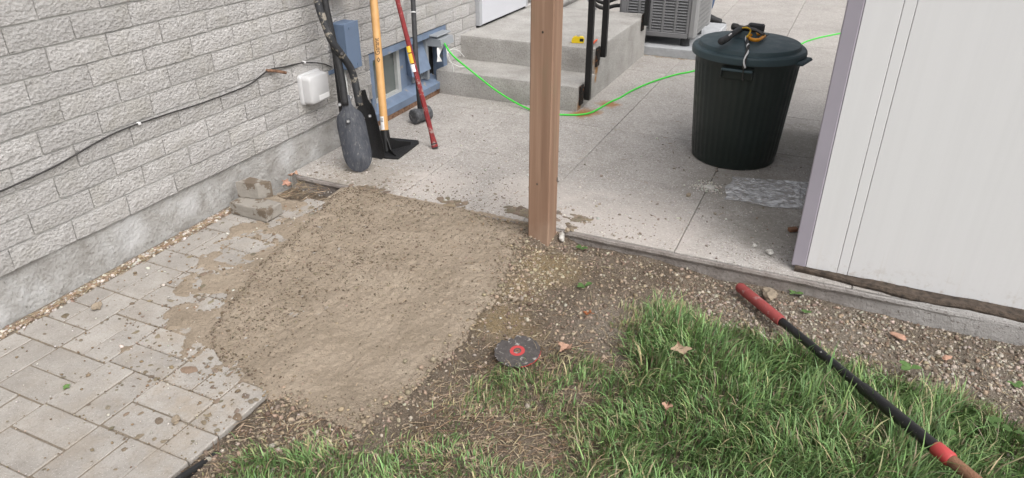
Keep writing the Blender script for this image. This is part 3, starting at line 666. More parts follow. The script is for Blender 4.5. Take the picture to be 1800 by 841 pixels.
def hM(p): return hc+hd*p[0]+hw*p[1]+V(0, 0, p[2])
m = MB(); m.add([hM(p) for p in [(-.075, -.03, .695), (.075, -.03, .695), (.075, .03, .695), (-.075, .03, .695), (-.055, -.018, .735), (.055, -.018, .735), (.055, .018, .735), (-.055, .018, .735)]], [(3, 2, 1, 0), (4, 5, 6, 7), (0, 1, 5, 4), (1, 2, 6, 5), (2, 3, 7, 6), (3, 0, 4, 7)])
m.build('lid_handle', 'lid_plastic', lid)
def side_handle(ang, tab):
    c, s_ = math.cos(ang), math.sin(ang); er = V(c, s_, 0); et = V(-s_, c, 0)
    T = lambda p: BC+er*p[0]+et*p[1]+V(0, 0, p[2])
    if tab: return MB().bbox((.285, -.075, .605), (.335, .075, .626), .008, T).build('lid_tab', 'lid_plastic', lid)
    h = MB().bbox((.27, -.085, .535), (.292, .085, .598), .004, T); h.bbox((.286, -.08, .582), (.318, .08, .592), .003, T); h.bbox((.286, -.084, .545), (.312, -.076, .59), .003, T); h.bbox((.286, .076, .545), (.312, .084, .59), .003, T)
    h.build('side_handle', 'bin_plastic', binr); MB().bbox((.302, -.08, .583), (.32, .08, .595), .003, T).build('handle_bar', 'lid_plastic', binr)
angv = math.atan2(-BC[1], -BC[0]); side_handle(angv-.14, False); side_handle(angv-.14+math.pi, False); side_handle(angv+1.22, True)

# ---- tools on the lid
LZ = .703
ham = thing('claw_hammer', tuple(onz(1300, 55, LZ)), 'black claw hammer with rubber grip lying across the bin lid handle', 'hammer')
hp = [onz(1266, 74, LZ+.021), onz(1278, 68, LZ+.024), onz(1291, 58, LZ+.04), onz(1303, 51, LZ+.045), onz(1316, 47.5, LZ+.048)]
hp2 = cr(hp, 6); MB().tube(hp2[:17], [.014]+[.020]*3+[.0185]*4+[.016]*4+[.017]*5, 12).build('grip', 'rubber_dark', ham, smooth=True)
MB().tube(hp2[16:], .011, 10).build('shaft', 'steel_dark', ham, smooth=True)
h0, h1 = onz(1287, 46.5, LZ+.045), onz(1345, 56, LZ+.04); hv = h1-h0
m = MB(); m.tube([h0, h0+hv*.02, h0+hv*.16, h0+hv*.2, h0+hv*.3, h0+hv*.52], [.017, .019, .019, .0135, .0125, .013], 12); m.build('hammer_head', 'steel_dark', ham, smooth=True, angle=40)
for sg in (-1, 1):
    m = MB(); m.tube(cr([h0+hv*.5+V(0, sg*.006, 0), h0+hv*.75+V(0, sg*.01, -.002), h0+hv*1.0+V(0, sg*.013, -.018)], 4), [.010]*4+[.007]*4+[.003], 6); m.build('claw', 'steel_dark', ham, smooth=True)
ml = MB(); q0, q1 = onz(1281, 63.5, LZ+.051), onz(1286, 59.5, LZ+.058); dv = nrm(q1-q0); sv = nrm(np.cross(dv, V(0, 0, 1))); ml.prism([(0, -.003), (.03, -.003), (.03, .003), (0, .003)], q0, dv, sv, nrm(np.cross(sv, dv))*1, .004); ml.build('grip_badge', 'label_white', ham)
pl_ = thing('pliers', tuple(onz(1330, 65, LZ)), 'orange handled pliers with black jaws lying on the bin lid', 'pliers')
for a in ([(1315, 66), (1322, 70), (1333, 70.5), (1344, 64)], [(1316, 63), (1322, 62), (1334, 60.5), (1336, 60)]):
    MB().tube(cr([onz(x, y, LZ+.012) for x, y in a], 5), [.006]+[.010]*10+[.009]*5, 10).build('handle', 'tool_orange', pl_, smooth=True)
MB().tube([onz(1343, 64.5, LZ+.011), onz(1352, 60.5, LZ+.009)], [.007, .002], 8).build('jaw_tip', 'steel_dark', pl_, smooth=True)
c_ = onz(1327, 58, LZ); bx, by = nrm(onz(1336, 60, LZ)-onz(1320, 58, LZ)), None; by = V(-bx[1], bx[0], 0)
MB().bbox((-.045, -.012, .002), (.045, .03, .05), .008, lambda p: c_+bx*p[0]+by*p[1]+V(0, 0, p[2])).build('jaw_block', 'rubber_dark', pl_)
bun = thing('bungee_cord', tuple(onz(1315, 80, LZ)), 'black and white braided bungee cord hooked from bin lid to side handle', 'cord')
lp_ = cr([onz(1305, 49.5, LZ+.062), onz(1313, 49, LZ+.068), onz(1319, 53, LZ+.055), onz(1317, 60, LZ+.035), onz(1312, 66, LZ+.02)], 6)
MB().tube(lp_, .0042, 8).build('yellow_loop', 'tool_yellow', bun, smooth=True)
bp = cr([onz(1312, 66, LZ+.012), onz(1314, 78, LZ+.004), BC+V(.25*math.cos(angv-.02), .25*math.sin(angv-.02), .698), BC+V(.316*math.cos(angv-.03), .316*math.sin(angv-.03), .652), BC+V(.326*math.cos(angv-.03), .326*math.sin(angv-.03), .606)], 8)
for ph, mt in ((0, 'cable_black'), (2.1, 'label_white'), (4.2, 'cable_black')):
    pth = []
    for i, p in enumerate(bp):
        a = ph+i*.55; pth.append(p+V(.0048*math.cos(a), .0048*math.sin(a)*.7, .0048*math.sin(a)))
    MB().tube(pth, .0048, 7).build('strand', mt, bun, smooth=True)
e_ = bp[-1]; MB().tube(cr([e_, e_+V(0, 0, -.04), e_+V(.004, -.002, -.062), e_+V(.012, .012, -.055)], 5), .003, 7).build('hook', 'steel_dark', bun, smooth=True)

# ================================================================== TOOLS AGAINST THE WALL
XWL = XB+.03
dig = thing('post_hole_digger', tuple(onz(635, 303)), 'muddy black post hole digger with two long clamshell blades leaning on the block wall', 'post hole digger')
x0d = onz(635, 303)[0]
dl = lambda x, y, off=0.: lean(x, y, x0d+off, XWL+off*.4, 1.35)
P0 = dl(635, 302); P1 = dl(607, 168); ax = nrm(P1-P0); nn_ = nrm(V(.62, -.78, .12)); nn_ = nrm(nn_-ax*(nn_ @ ax)); sw = np.cross(nn_, ax)
def blade(P0, ax, sw, nn_, length, width, curve, sgn, name, mat):
    prof = [(0, .03), (.012, .16), (.035, .27), (.075, .37), (.13, .45), (.22, .5), (.62, .5), (.72, .47), (.78, .38), (.82, .24), (.87, .16), (1, .14)]
    def hw(t):
        for (a, b), (c, d) in zip(prof[:-1], prof[1:]):
            if a <= t <= c: return (b+(d-b)*(t-a)/(c-a))*width
        return prof[-1][1]*width
    def sf(off):
        def f(u, v):
            h = hw(u)*(2*v-1); k = curve*(1-(2*v-1)**2*(hw(u)/(width*.5))**2)
            return P0+ax*length*u+sw*h+nn_*sgn*(k*(.3+.7*min(1, u*6))+off)
        return f
    m = MB(); m.grid(sf(0), 34, 12); m.grid(sf(-.004), 34, 12)
    n1_, n2_ = 34, 12; W_ = n2_+1; K = (n1_+1)*W_
    ring = [i*W_ for i in range(n1_+1)]+[n1_*W_+j for j in range(1, W_)]+[i*W_+n2_ for i in range(n1_-1, -1, -1)]+[j for j in range(n2_-1, 0, -1)]
    m.f += [(ring[i], ring[(i+1) % len(ring)], K+ring[(i+1) % len(ring)], K+ring[i]) for i in range(len(ring))]
    return m.build(name, mat, dig, smooth=True, angle=60)
LBd = np.linalg.norm(P1-P0)
b1 = blade(P0, ax, sw, nn_, LBd, .16, .032, 1, 'blade', 'streaked_blade')
P0b = dl(664, 284, -.03); P1b = dl(632, 160, -.03); axb = nrm(P1b-P0b); swb = nrm(sw-axb*(sw @ axb)); nb = np.cross(axb, swb)*1.
b2 = blade(P0b, axb, nrm(swb*.75-nn_*.65), nrm(nn_*.75+swb*.65), np.linalg.norm(P1b-P0b), .15, .03, -1, 'blade', 'scuffed_black')
for bl, pts in ((b1, [(597, 184), (638, 208), (617, 171), (612, 213)]), (b2, [(650, 204), (632, 162)])):
    for p in pts:
        c = dl(*p); c = c+nn_*(.034 if bl is b1 else .02); MB().tube([c-nn_*.012, c+nn_*.006, c+nn_*.012], [.011, .011, .007], 8).build('bolt', 'steel_bright', bl, smooth=True, angle=40)
MB().tube(cr([dl(607, 186, .01), dl(602, 150, .01), dl(595, 112, .01), dl(588, 85), dl(579, 45), dl(570, 0), dl(561, -60), dl(552, -130)], 5), .021, 12).build('handle', 'scuffed_black', dig, smooth=True)
MB().tube(cr([dl(632, 186, .02), dl(625, 150, .03), dl(617, 122, .04), dl(600, 96, .05), dl(583, 72, .05), dl(572, 45, .04), dl(560, 10, .03), dl(548, -50, .02), dl(535, -130, .0)], 5), .021, 12).build('handle', 'muddy_tube', dig, smooth=True)
c = dl(601, 95, .075); MB().tube([c-nn_*.03, c, c+nn_*.006], [.013, .013, .008], 10).build('pivot_bolt', 'steel_dark', dig, smooth=True, angle=40)
rodp = [onx(583, 62, XB+.02), onx(588, 112, XB+.02), onx(599, 192, XB+.03)]
rod = thing('black_rod', tuple(rodp[-1]), 'slim black rod leaning on the wall behind the post hole digger', 'rod')
rbase = onz(606, 246, 0.); MB().tube([rbase, onx(599, 192, XB+.085), onx(583, 62, XB+.02), onx(577, 20, XB+.014)], .011, 10).build('rod_shaft', 'scuffed_black', rod, smooth=True)

# tamper
tam = thing('hand_tamper', (-2.36, 3.44, 0), 'hand tamper with pale wooden handle and black steel plate leaning on wall', 'tamper')
tp = [(-2.335, 3.305), (-2.262, 3.325), (-2.285, 3.60), (-2.31, 3.635), (-2.52, 3.60), (-2.50, 3.33)]
MB().prism(tp, (0, 0, .002), (1, 0, 0), (0, 1, 0), (0, 0, 1), .008).build('plate', 'scuffed_black', tam)
tl = lambda x, y: lean(x, y, onz(680, 268)[0], XWL+.01, 1.45)
sk0, sk1 = tl(680, 266), tl(676, 229); MB().tube([sk0, sk1], [.031, .027], 14).build('socket', 'black_steel', tam, smooth=True, angle=50)
tb = V(sk0[0], sk0[1], .008)
def fin(d, L, h0, h1):
    d = nrm(d); m = MB(); m.prism([(.02, 0), (L, 0), (L, h1), (L*.75, h1*1.6), (L*.5, h1*2.2), (L*.3, h0*.75), (.02, h0)], tb-np.cross(d, V(0, 0, 1))*.003, d, V(0, 0, 1), np.cross(d, V(0, 0, 1)), .006); m.build('rib', 'black_steel', tam)
fin(V(-2.295, 3.60, 0)-V(tb[0], tb[1], 0), .17, .085, .02); fin(V(-2.275, 3.335, 0)-V(tb[0], tb[1], 0), .115, .085, .012); fin(V(-.7, .6, 0), .1, .08, .01)
hh = [sk1-nrm(sk1-sk0)*.03, tl(657, 0), tl(650, -110), tl(646, -170)]
shf = MB().tube(hh, [.0235, .0235, .0235, .022], 20).build('shaft', 'ash_handle', tam, smooth=True, angle=60)
# sticker near the socket and the printed maker's name, wrapped on the round handle
hax = nrm(hh[1]-hh[0])
def on_handle(px, py):                            # centre line point nearest a pixel
    best = None
    for t in np.linspace(0, 1, 400):
        p = hh[0]+(hh[1]-hh[0])*t; d = p-CAM; w_ = d @ fwd; q = (900+F*(d @ rgt)/w_, 420.5-F*(d @ upv)/w_); e = (q[1]-py)**2
        if best is None or e < best[0]: best = (e, p)
    return best[1]
def wrap(cen, along, cross, r=.0237):             # cross: arc length
    vdir = CAM-cen; vdir = nrm(vdir-hax*(vdir @ hax)); sdv = np.cross(hax, vdir); a = cross/r
    return cen+hax*along+(vdir*math.cos(a)+sdv*math.sin(a))*r
def text_mesh(body, size):
    cu = bpy.data.curves.new('print', 'FONT'); cu.body = body; cu.size = size; cu.align_x = 'LEFT'; cu.resolution_u = 3; cu.offset = size*.004
    ob = bpy.data.objects.new('print', cu); COL.objects.link(ob); dg = bpy.context.evaluated_depsgraph_get(); me = bpy.data.meshes.new_from_object(ob.evaluated_get(dg)); bpy.data.objects.remove(ob); return me
cen = on_handle(661, 98); tm = text_mesh('Garant', .040); tl_ = max(v.co.x for v in tm.vertices)
for v in tm.vertices: p = wrap(cen, v.co.x*.098/tl_, -(v.co.y-.012)-.003, .0249); v.co = Vector(p-ORG[tam.name])
tm.materials.append(M_['ink_black']); link('printed_name', tm, shf)
m = MB(); c2 = on_handle(661, 106)
for ro, ri in ((.0125, .007),):
    for q in range(4):
        a, b = q*math.pi/2, (q+1)*math.pi/2; pts = [(ro*math.cos(a), ro*math.sin(a)), (ro*math.cos(b), ro*math.sin(b)), (ri*math.cos(b), ri*math.sin(b)), (ri*math.cos(a), ri*math.sin(a))]
        m.add([wrap(c2, p[0]*1.25, p[1]*.85-.002, .0249) for p in pts], [(0, 1, 2, 3)])
m.build('printed_diamond', 'ink_black', shf, fix=False)
c3 = on_handle(672, 218); m = MB(); m.grid(lambda u, v: wrap(c3, -.035+.08*u, -.026+.026*v, .0239), 4, 6); st_ = m.build('sticker', 'label_white', shf, fix=False, smooth=True)
for q in range(3): m = MB(); m.grid(lambda u, v: wrap(c3, .012+.008*q+.004*u, -.022+.018*v, .0241), 1, 5); m.build('sticker_print', 'steel_dark', shf, fix=False)

# sledge hammer
sl = thing('sledge_hammer', tuple(onz(735, 218)), 'black sledge hammer standing on its scuffed grey head against the basement window', 'sledge hammer')
hc0 = onz(726, 206, .05); hc1 = hc0+nrm(V(.08, .3, 0))*0 
hA = onz(726, 206, .052); hB = hA+nrm(V(-.55, .83, 0))*0
dirh = nrm(onz(752, 198, .052)-hA); hL = .14
hB = hA+dirh*hL
MB().tube([hA, hA+dirh*.006, hA+dirh*.03, hA+dirh*.04, hA+dirh*(hL-.04), hA+dirh*(hL-.03), hA+dirh*(hL-.006), hB], [.043, .050, .050, .045, .045, .050, .050, .043], 24).build('head', 'dirty_blade', sl, smooth=True, angle=40)
hm = (hA+hB)/2; sll = lambda x, y: lean(x, y, hm[0], XWL, 1.0)
shp = [hm+V(0, 0, .02), sll(731, 100), sll(726, 0), sll(723, -60)]
MB().tube(shp, [.021, .0165, .0165, .018], 14).build('shaft', 'rubber_dark', sl, smooth=True)
q = sll(726, 22); qd = nrm(sll(726, 0)-sll(731, 100)); MB().tube([q-qd*.003, q+qd*.003], .0185, 14).build('white_band', 'label_white', sl, smooth=True, angle=50)
# red digging bar
rb = thing('red_pry_bar', tuple(onz(765, 262)), 'scratched red steel pry bar with chisel end leaning on the wall beside the sledge hammer', 'pry bar')
rl = lambda x, y: lean(x, y, onz(765, 262)[0], XWL-.005, 1.55)
r0, r1 = rl(765, 260), rl(696, -10); rd = nrm(r1-r0); r2 = rl(676, -110)
MB().tube([r0, r0+rd*.012, r0+rd*.07, r0+rd*.10, r1, r2], [.019, .021, .0165, .0155, .0145, .0145], 8).build('shaft', 'red_paint', rb)
MB().tube([r0-rd*.004, r0+rd*.03], [.0195, .0205], 8).build('worn_chisel_end', 'steel_dark', rb)
def rstick(pa, pb_, mat, arc):
    a_, b_ = rl(*pa), rl(*pb_); dd = b_-a_
    def f(u, v):
        p = a_+dd*u; vd = CAM-p; vd = nrm(vd-rd*(vd @ rd)); s2 = np.cross(rd, vd); t = (v-.5)*arc; return p+(vd*math.cos(t)+s2*math.sin(t))*.0172
    m = MB(); m.grid(f, 6, 6); m.build('label_sticker', mat, rb, smooth=True, fix=False)
rstick((720, 93), (717.4, 82), 'tool_yellow', 1.5); rstick((724.6, 112), (720.5, 95), 'tool_yellow', 1.5); rstick((728.5, 127), (725, 114), 'label_white', 1.4)

# ================================================================== THINGS ON THE WALL
# blue grey junction box
by0, by1 = 3.405, 3.535; bz0, bz1 = .475, .74
eb = thing('electrical_box', (XB, (by0+by1)/2, bz0), 'tall blue grey painted metal electrical box on the block wall', 'electrical box')
MB().bbox((XB-.002, by0, bz0), (XB+.095, by1, bz1), .004).build('box_body', 'blue_box', eb)
MB().bbox((XB+.094, by0-.003, bz0-.003), (XB+.1, by1+.003, bz1+.003), .002).build('cover', 'blue_box', eb)
for yy, zz in ((by0+.04, bz1-.025), (by1-.04, bz0+.02)): MB().tube([V(XB+.099, yy, zz), V(XB+.103, yy, zz)], .008, 10).build('knockout', 'blue_box', eb)
MB().tube([V(XB+.03, by0+.035, bz0+.01), V(XB+.03, by0+.035, .26), V(XB+.02, by0+.03, -.0)], .016, 10).build('conduit', 'alu_frame', eb, smooth=True)
MB().bbox((XB, 3.335, .455), (XB+.006, 3.40, .478), .001).build('strap', 'blue_box', eb)
# white plastic box
wy0, wy1, wz0, wz1 = 3.065, 3.25, .345, .52
wb = thing('phone_box', (XB, (wy0+wy1)/2, wz0), 'rounded light grey plastic utility box with white label on the block wall', 'utility box')
def rbx(x0, x1, y0, y1, z0, z1, r, name, mat, par, taper=1.):
    k = 6; poly = []
    for cx_, cy_, a0 in ((y1-r, z1-r, 0), (y0+r, z1-r, 90), (y0+r, z0+r, 180), (y1-r, z0+r, 270)):
        poly += [(cx_+r*math.cos(R(a0+90*q/k)), cz_+0) if 0 else (cx_+r*math.cos(R(a0+90*q/k)), cy_+r*math.sin(R(a0+90*q/k))) for q in range(k+1)]
    cy, cz = (y0+y1)/2, (z0+z1)/2; n_ = len(poly); m = MB(); vs_ = []
    lay = [(x0, 1.), (x1-r*.5, taper), (x1-r*.2, taper*.97), (x1, taper*.9)]
    for x, sc in lay: vs_ += [V(x, cy+(a-cy)*sc, cz+(b-cz)*sc) for a, b in poly]
    fs = [(i*n_+j, i*n_+(j+1) % n_, (i+1)*n_+(j+1) % n_, (i+1)*n_+j) for i in range(len(lay)-1) for j in range(n_)]+[tuple(range(n_-1, -1, -1)), tuple((len(lay)-1)*n_+j for j in range(n_))]
    m.add(vs_, fs); return m.build(name, mat, par, smooth=True, angle=50)
rbx(XB-.002, XB+.022, wy0, wy1, wz0, wz1, .022, 'back_plate', 'white_plastic', wb); cv = rbx(XB+.022, XB+.075, wy0+.008, wy1-.006, wz0+.006, wz1-.006, .024, 'cover', 'white_plastic', wb, .97)
MB().bbox((XB+.0745, wy0+.075, wz0+.022), (XB+.0765, wy1-.02, wz0+.05), .0005).build('label', 'label_white', cv)
# meter bottom, just inside the top of the frame
mp = onx(597, -12, XB+.07); mt_ = thing('electric_meter', tuple(V(XB, mp[1], mp[2])), 'round grey electric meter on the wall above the blue grey box', 'meter')
MB().bbox((XB-.002, mp[1]-.1, mp[2]+.0), (XB+.05, mp[1]+.1, mp[2]+.32), .01).build('meter_base', 'grey_plastic', mt_)
MB().tube([V(XB+.05, mp[1], mp[2]+.09), V(XB+.1, mp[1], mp[2]+.09), V(XB+.15, mp[1], mp[2]+.09), V(XB+.16, mp[1], mp[2]+.09)], [.088, .085, .08, .06], 28).build('meter_dome', 'grey_plastic', mt_, smooth=True, angle=40)
# loose cable
cpx = [(-60, 362), (0, 337), (45, 317), (88, 297), (120, 280), (150, 262), (175, 248), (205, 233), (243, 218), (270, 209), (300, 199), (345, 185), (400, 165), (440, 148), (472, 124), (500, 118), (535, 110.5), (565, 112), (583, 118)]
cab = MB().tube(cr([onx(x, y, XB+.010) for x, y in cpx], 5), .0036, 6).build('wall_cable', 'cable_black', None, smooth=True); tag(cab, 'thin dark cable drooping along the block wall', 'cable')
cl_ = MB()
for p in ((243, 218), (534, 110.5)): a = onx(*p, XB+.004); MB().bbox(tuple(a-V(.004, .007, .004)), tuple(a+V(.012, .007, .008)), .002).build('clip', 'label_white', cab)
ra, rb_ = onx(472, 124.5, XB+.012), onx(503, 128.5, XB+.05)
rs = MB().tube(cr([ra+V(-.02, 0, 0), ra, (ra+rb_)/2+V(0, 0, .003), rb_], 4), .0085, 8).build('rusty_stub', 'rust', None, smooth=True); tag(rs, 'short rusty brown metal stub sticking out of the block wall', 'pipe stub')
# outlet cover
oy0, oy1, oz = 4.53, 4.70, .365
ob_ = thing('outlet_box', (XB, 4.62, oz), 'grey weatherproof outlet box at the corner of the basement window', 'outlet box')
m = MB(); m.add([V(XB-.06, oy0, oz+.075), V(XB-.06, oy1, oz+.075), V(XB+.075, oy1+.01, oz+.055), V(XB+.075, oy0-.005, oz+.055), V(XB-.06, oy0, oz), V(XB-.06, oy1, oz), V(XB+.085, oy1+.01, oz+.005), V(XB+.085, oy0-.005, oz+.005)], [(0, 1, 2, 3), (4, 7, 6, 5), (0, 4, 5, 1), (1, 5, 6, 2), (2, 6, 7, 3), (3, 7, 4, 0)])
m.build('cover', 'grey_plastic', ob_); MB().bbox((XB-.06, oy0-.015, oz+.072), (XB+.06, oy1+.015, oz+.085), .004).build('flap', 'grey_plastic', ob_)
# cords
gp = [V(XB+.06, 4.62, .375), onx(783, 80, XB+.12), onx(798, 100, XB+.2), ony(832, 128, 4.57), ony(870, 158, 4.55), ony(905, 180, 4.53), onz(932, 193, .012), onz(960, 201, .008), onz(985, 202, .007), onz(1018, 202, .007), onz(1042, 197, .007), onz(1072, 180, .007), onz(1090, 172, .007), onz(1112, 159, .007), onz(1150, 143, .007), onz(1190, 131, .007), onz(1222, 124.5, .007), onz(1320, 99, .007), onz(1400, 80, .007), onz(1418, 73, .007), onz(1440, 66.5, .007), onz(1474, 59.5, .007), onz(1540, 45, .007)]
gc = MB().tube(cr(gp, 8), .0066, 8).build('extension_cord', 'cord_green', None, smooth=True); tag(gc, 'bright green extension cord running from the outlet box over the steps and patio', 'cord')
wp = [V(XB+.05, 4.64, .37), onx(787, 96, XB+.1), onx(796, 118, XB+.12), onx(800, 138, XB+.13), onx(812, 147.5, XB+.14), onx(828, 145, XB+.14), onx(834, 133, XB+.14), onx(826, 120, XB+.15), onx(806, 117, XB+.15), onx(790, 108, XB+.14), onx(786, 95, XB+.13), onx(794, 87, XB+.13), onx(806, 90, XB+.14), onx(816, 100, XB+.14)]
ww = MB().tube(cr(wp, 8), .0038, 6).build('white_wire', 'wire_white', None, smooth=True); tag(ww, 'thin white wire looping loose below the grey outlet box', 'wire')
m = MB(); pa = [onx(768, 84, XB+.05), onx(779, 82, XB+.06), onx(769, 100, XB+.06), onx(772, 98, XB+.065), onx(768, 109, XB+.06), onx(777, 108, XB+.065)]
def tagf(u, v): 
    a = [pa[0], pa[2], pa[4]]; b = [pa[1], pa[3], pa[5]]; k = u*2; i = min(int(k), 1); t = k-i; l_ = a[i]*(1-t)+a[i+1]*t; r_ = b[i]*(1-t)+b[i+1]*t; return l_*(1-v)+r_*v+V(.006*math.sin(v*3), 0, 0)
m.grid(tagf, 8, 4); m.grid(lambda u, v: tagf(u, v)+V(.0008, -.0008, 0), 8, 4); pt = m.build('paper_tag', 'label_white', None, fix=False); tag(pt, 'curled white paper tag hanging from the outlet box cords', 'tag')

# ---- on the landing
LZ2 = .3635
tpc = onz(1015.5, 76, LZ2)
tpm = thing('tape_measure', tuple(tpc), 'yellow tape measure lying on the concrete landing', 'tape measure')
td = nrm(onz(1029, 77, LZ2)-onz(1004, 76, LZ2)); tn = V(-td[1], td[0], 0)
poly = [(-.045, 0), (.04, 0), (.045, .006), (.045, .03), (.036, .044), (-.02, .046), (-.04, .036), (-.047, .018)]
MB().prism([(a, b) for a, b in poly], tpc-tn*.003, td, V(0, 0, 1), tn, .04).build('case', 'tape_yellow', tpm)
MB().prism([(.014, .012), (.042, .012), (.042, .034), (.014, .034)], tpc-tn*.0038, td, V(0, 0, 1), tn, .002).build('badge', 'ink_black', tpm); MB().bbox((-.01, .006, .0455), (.012, .03, .0475), .0005, lambda p: tpc+td*p[0]+tn*p[1]+V(0, 0, p[2])).build('clip', 'steel_bright', tpm)
a, b = onz(1042, 76.5, LZ2+.008), onz(1049.5, 70, LZ2+.008); pn = MB().tube([a, a+(b-a)*.85, b], [.008, .008, .006], 6).build('carpenter_pencil', 'pencil_red', None); tag(pn, 'orange carpenter pencil lying on the landing beside the railing', 'pencil')

# ================================================================== AIR CONDITIONER
AX0, AX1, AY0, AY1, AZ0, AZ1 = -1.88, -1.185, 6.47, 7.16, .155, .95
acp = MB().bbox((-2.05, 6.40, -.005), (-1.10, 7.66, .082), .008).build('equipment_pad', 'ac_pad', None); tag(acp, 'grey concrete equipment pad under the air conditioner', 'concrete pad')
ac = thing('air_conditioner', ((AX0+AX1)/2, (AY0+AY1)/2, .082), 'grey outdoor air conditioner with louvred sides behind the landing', 'air conditioner')
MB().box((AX0+.04, AY0+.05, AZ0+.01), (AX1-.04, AY1-.04, AZ1-.02)).build('coil', 'dark_gap', ac)
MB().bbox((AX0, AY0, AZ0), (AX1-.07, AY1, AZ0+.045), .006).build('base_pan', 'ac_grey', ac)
MB().bbox((AX0, AY0, AZ1-.05), (AX1, AY1, AZ1), .015).build('top_cover', 'ac_lit_grey', ac)
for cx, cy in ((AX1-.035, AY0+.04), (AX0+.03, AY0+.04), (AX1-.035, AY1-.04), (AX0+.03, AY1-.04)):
    MB().bbox((cx-.04, cy-.042, AZ0-.001), (cx+.036, cy+.04, AZ1-.05), .02).build('corner_post', 'ac_lit_grey' if cx > -1.5 else 'ac_grey', ac)  # right posts painted as lit, left ones plain grey
for cx, cy in ((AX1-.1, AY0+.08), (AX0+.1, AY0+.08), (AX1-.1, AY1-.08), (AX0+.1, AY1-.08)): MB().tube([V(cx, cy, .082), V(cx, cy, AZ0+.002)], [.045, .04], 16).build('foot', 'rubber_dark', ac, smooth=True, angle=40)
fr0, fr1 = AX0+.062, AX1-.078
ncol = 5; cw = (fr1-fr0)/ncol
for i in range(ncol+1): MB().bbox((fr0+i*cw-.011, AY0+.002, AZ0+.045), (fr0+i*cw+.011, AY0+.02, AZ1-.05), .003).build('louvre_stile', 'ac_grey', ac)
slat = MB().add([V(0, .0, .0), V(cw-.022, .0, .0), V(cw-.022, .016, .018), V(0, .016, .018), V(0, .004, .0), V(cw-.022, .004, .0), V(cw-.022, .02, .018), V(0, .02, .018)], [(0, 1, 2, 3), (4, 7, 6, 5), (0, 4, 5, 1), (1, 5, 6, 2), (2, 6, 7, 3), (3, 7, 4, 0)])
sme = None
for i in range(ncol):
    z = AZ0+.05
    while z < .60:
        if sme is None: so2 = slat.build('louvre_slat', 'ac_grey', ac, loc=None); so2.data.transform(Matrix.Translation(Vector(ORG[ac.name]))); sme = so2.data
        else: so2 = bpy.data.objects.new('louvre_slat', sme); COL.objects.link(so2); so2.parent = ac
        so2.location = Vector((fr0+i*cw+.011, AY0+.002, z))-Vector(ORG[ac.name]); z += .0245
m = MB(); z = .6
m.box((fr0, AY0+.012, .61), (fr1, AY0+.03, AZ1-.05)); m.build('upper_front', 'ac_grey', ac)
# perforated side guard
m = MB(); sy0, sy1 = AY0+.085, AY1-.085
ny, nz = 16, 17
for j in range(ny+1): yy = sy0+(sy1-sy0)*j/ny; m.box((AX1-.014, yy-.007, AZ0+.03), (AX1-.004, yy+.007, AZ1-.05))
for k in range(nz+1): zz = AZ0+.04+(AZ1-.1-AZ0)*k/nz; m.box((AX1-.016, sy0, zz-.011), (AX1-.006, sy1, zz+.008))
m.build('side_guard', 'ac_lit_grey', ac)
ls = thing('refrigerant_lines', (-2.2, 6.9, 0), 'dark insulated refrigerant pipes between house wall and air conditioner', 'pipes')
for q in range(3): MB().tube(cr([V(-2.69, 6.75+.05*q, .75-.05*q), V(-2.45, 6.72+.05*q, .72-.06*q), V(-2.2, 6.7+.05*q, .3+.03*q), V(-2.0, 6.7+.06*q, .28+.06*q), V(AX0+.02, 6.7+.06*q, .3+.06*q)], 6), .017, 10).build('pipe', 'cable_black' if q else 'grey_plastic', ls, smooth=True)
dsb = thing('disconnect_box', (XB, 6.62, .5), 'grey electrical disconnect box on the house wall behind the landing', 'electrical box'); MB().bbox((XB, 6.5, .42), (XB+.09, 6.7, .75), .006).build('box_body', 'ac_grey', dsb)

# ================================================================== PERSON (only a shoe shows past the air conditioner)
per = thing('person', (-1.36, 8.08, 0), 'person in blue jeans and black shoes standing behind the air conditioner', 'person')
def skin(name, joints, edges_, mat, par, sub=2):
    me = bpy.data.meshes.new(name); o0 = ORG[par.name]; me.from_pydata([tuple(np.array(j[:3])+V(-1.36, 8.08, 0)-o0) for j in joints], edges_, []); me.materials.append(M_[mat])
    o = link(name, me, par); md = o.modifiers.new('skin', 'SKIN'); 
    for i, j in enumerate(joints):
        r_ = j[3] if isinstance(j[3], tuple) else (j[3], j[3]); me.skin_vertices[0].data[i].radius = r_; me.skin_vertices[0].data[i].use_root = (i == 0)
    md.use_smooth_shade = True; o.modifiers.new('sub', 'SUBSURF').levels = sub; o.modifiers['sub'].render_levels = sub; return o
J = [(0, 0, .95, (.13, .15)), (0, 0, 1.15, (.11, .14)), (0, 0, 1.35, (.12, .17)), (0, 0, 1.46, (.07, .09)), (.01, 0, 1.54, .05), (.02, 0, 1.64, (.085, .075)), (.02, 0, 1.74, (.075, .07)),
     (0, .19, 1.42, .055), (-.02, .24, 1.15, .042), (.08, .22, .93, .032), (.12, .21, .85, .03), (0, -.19, 1.42, .055), (-.02, -.24, 1.15, .042), (.08, -.22, .93, .032), (.12, -.21, .85, .03),
     (0, .09, .86, .085), (-.06, .11, .48, .062), (-.2, .11, .1, .05), (0, -.09, .86, .085), (.015, -.10, .48, .062), (-.02, -.10, .1, .05)]
Eg = [(0, 1), (1, 2), (2, 3), (3, 4), (4, 5), (5, 6), (2, 7), (7, 8), (8, 9), (9, 10), (2, 11), (11, 12), (12, 13), (13, 14), (0, 15), (15, 16), (16, 17), (0, 18), (18, 19), (19, 20)]
skin('body', J, Eg, 'skin', per)
skin('trousers', [(0, 0, .93, (.14, .165)), (0, .09, .84, .10), (-.06, .11, .48, .08), (-.2, .11, .12, .068), (0, -.09, .84, .10), (.015, -.10, .48, .08), (-.02, -.10, .12, .068)], [(0, 1), (1, 2), (2, 3), (0, 4), (4, 5), (5, 6)], 'jeans', per)
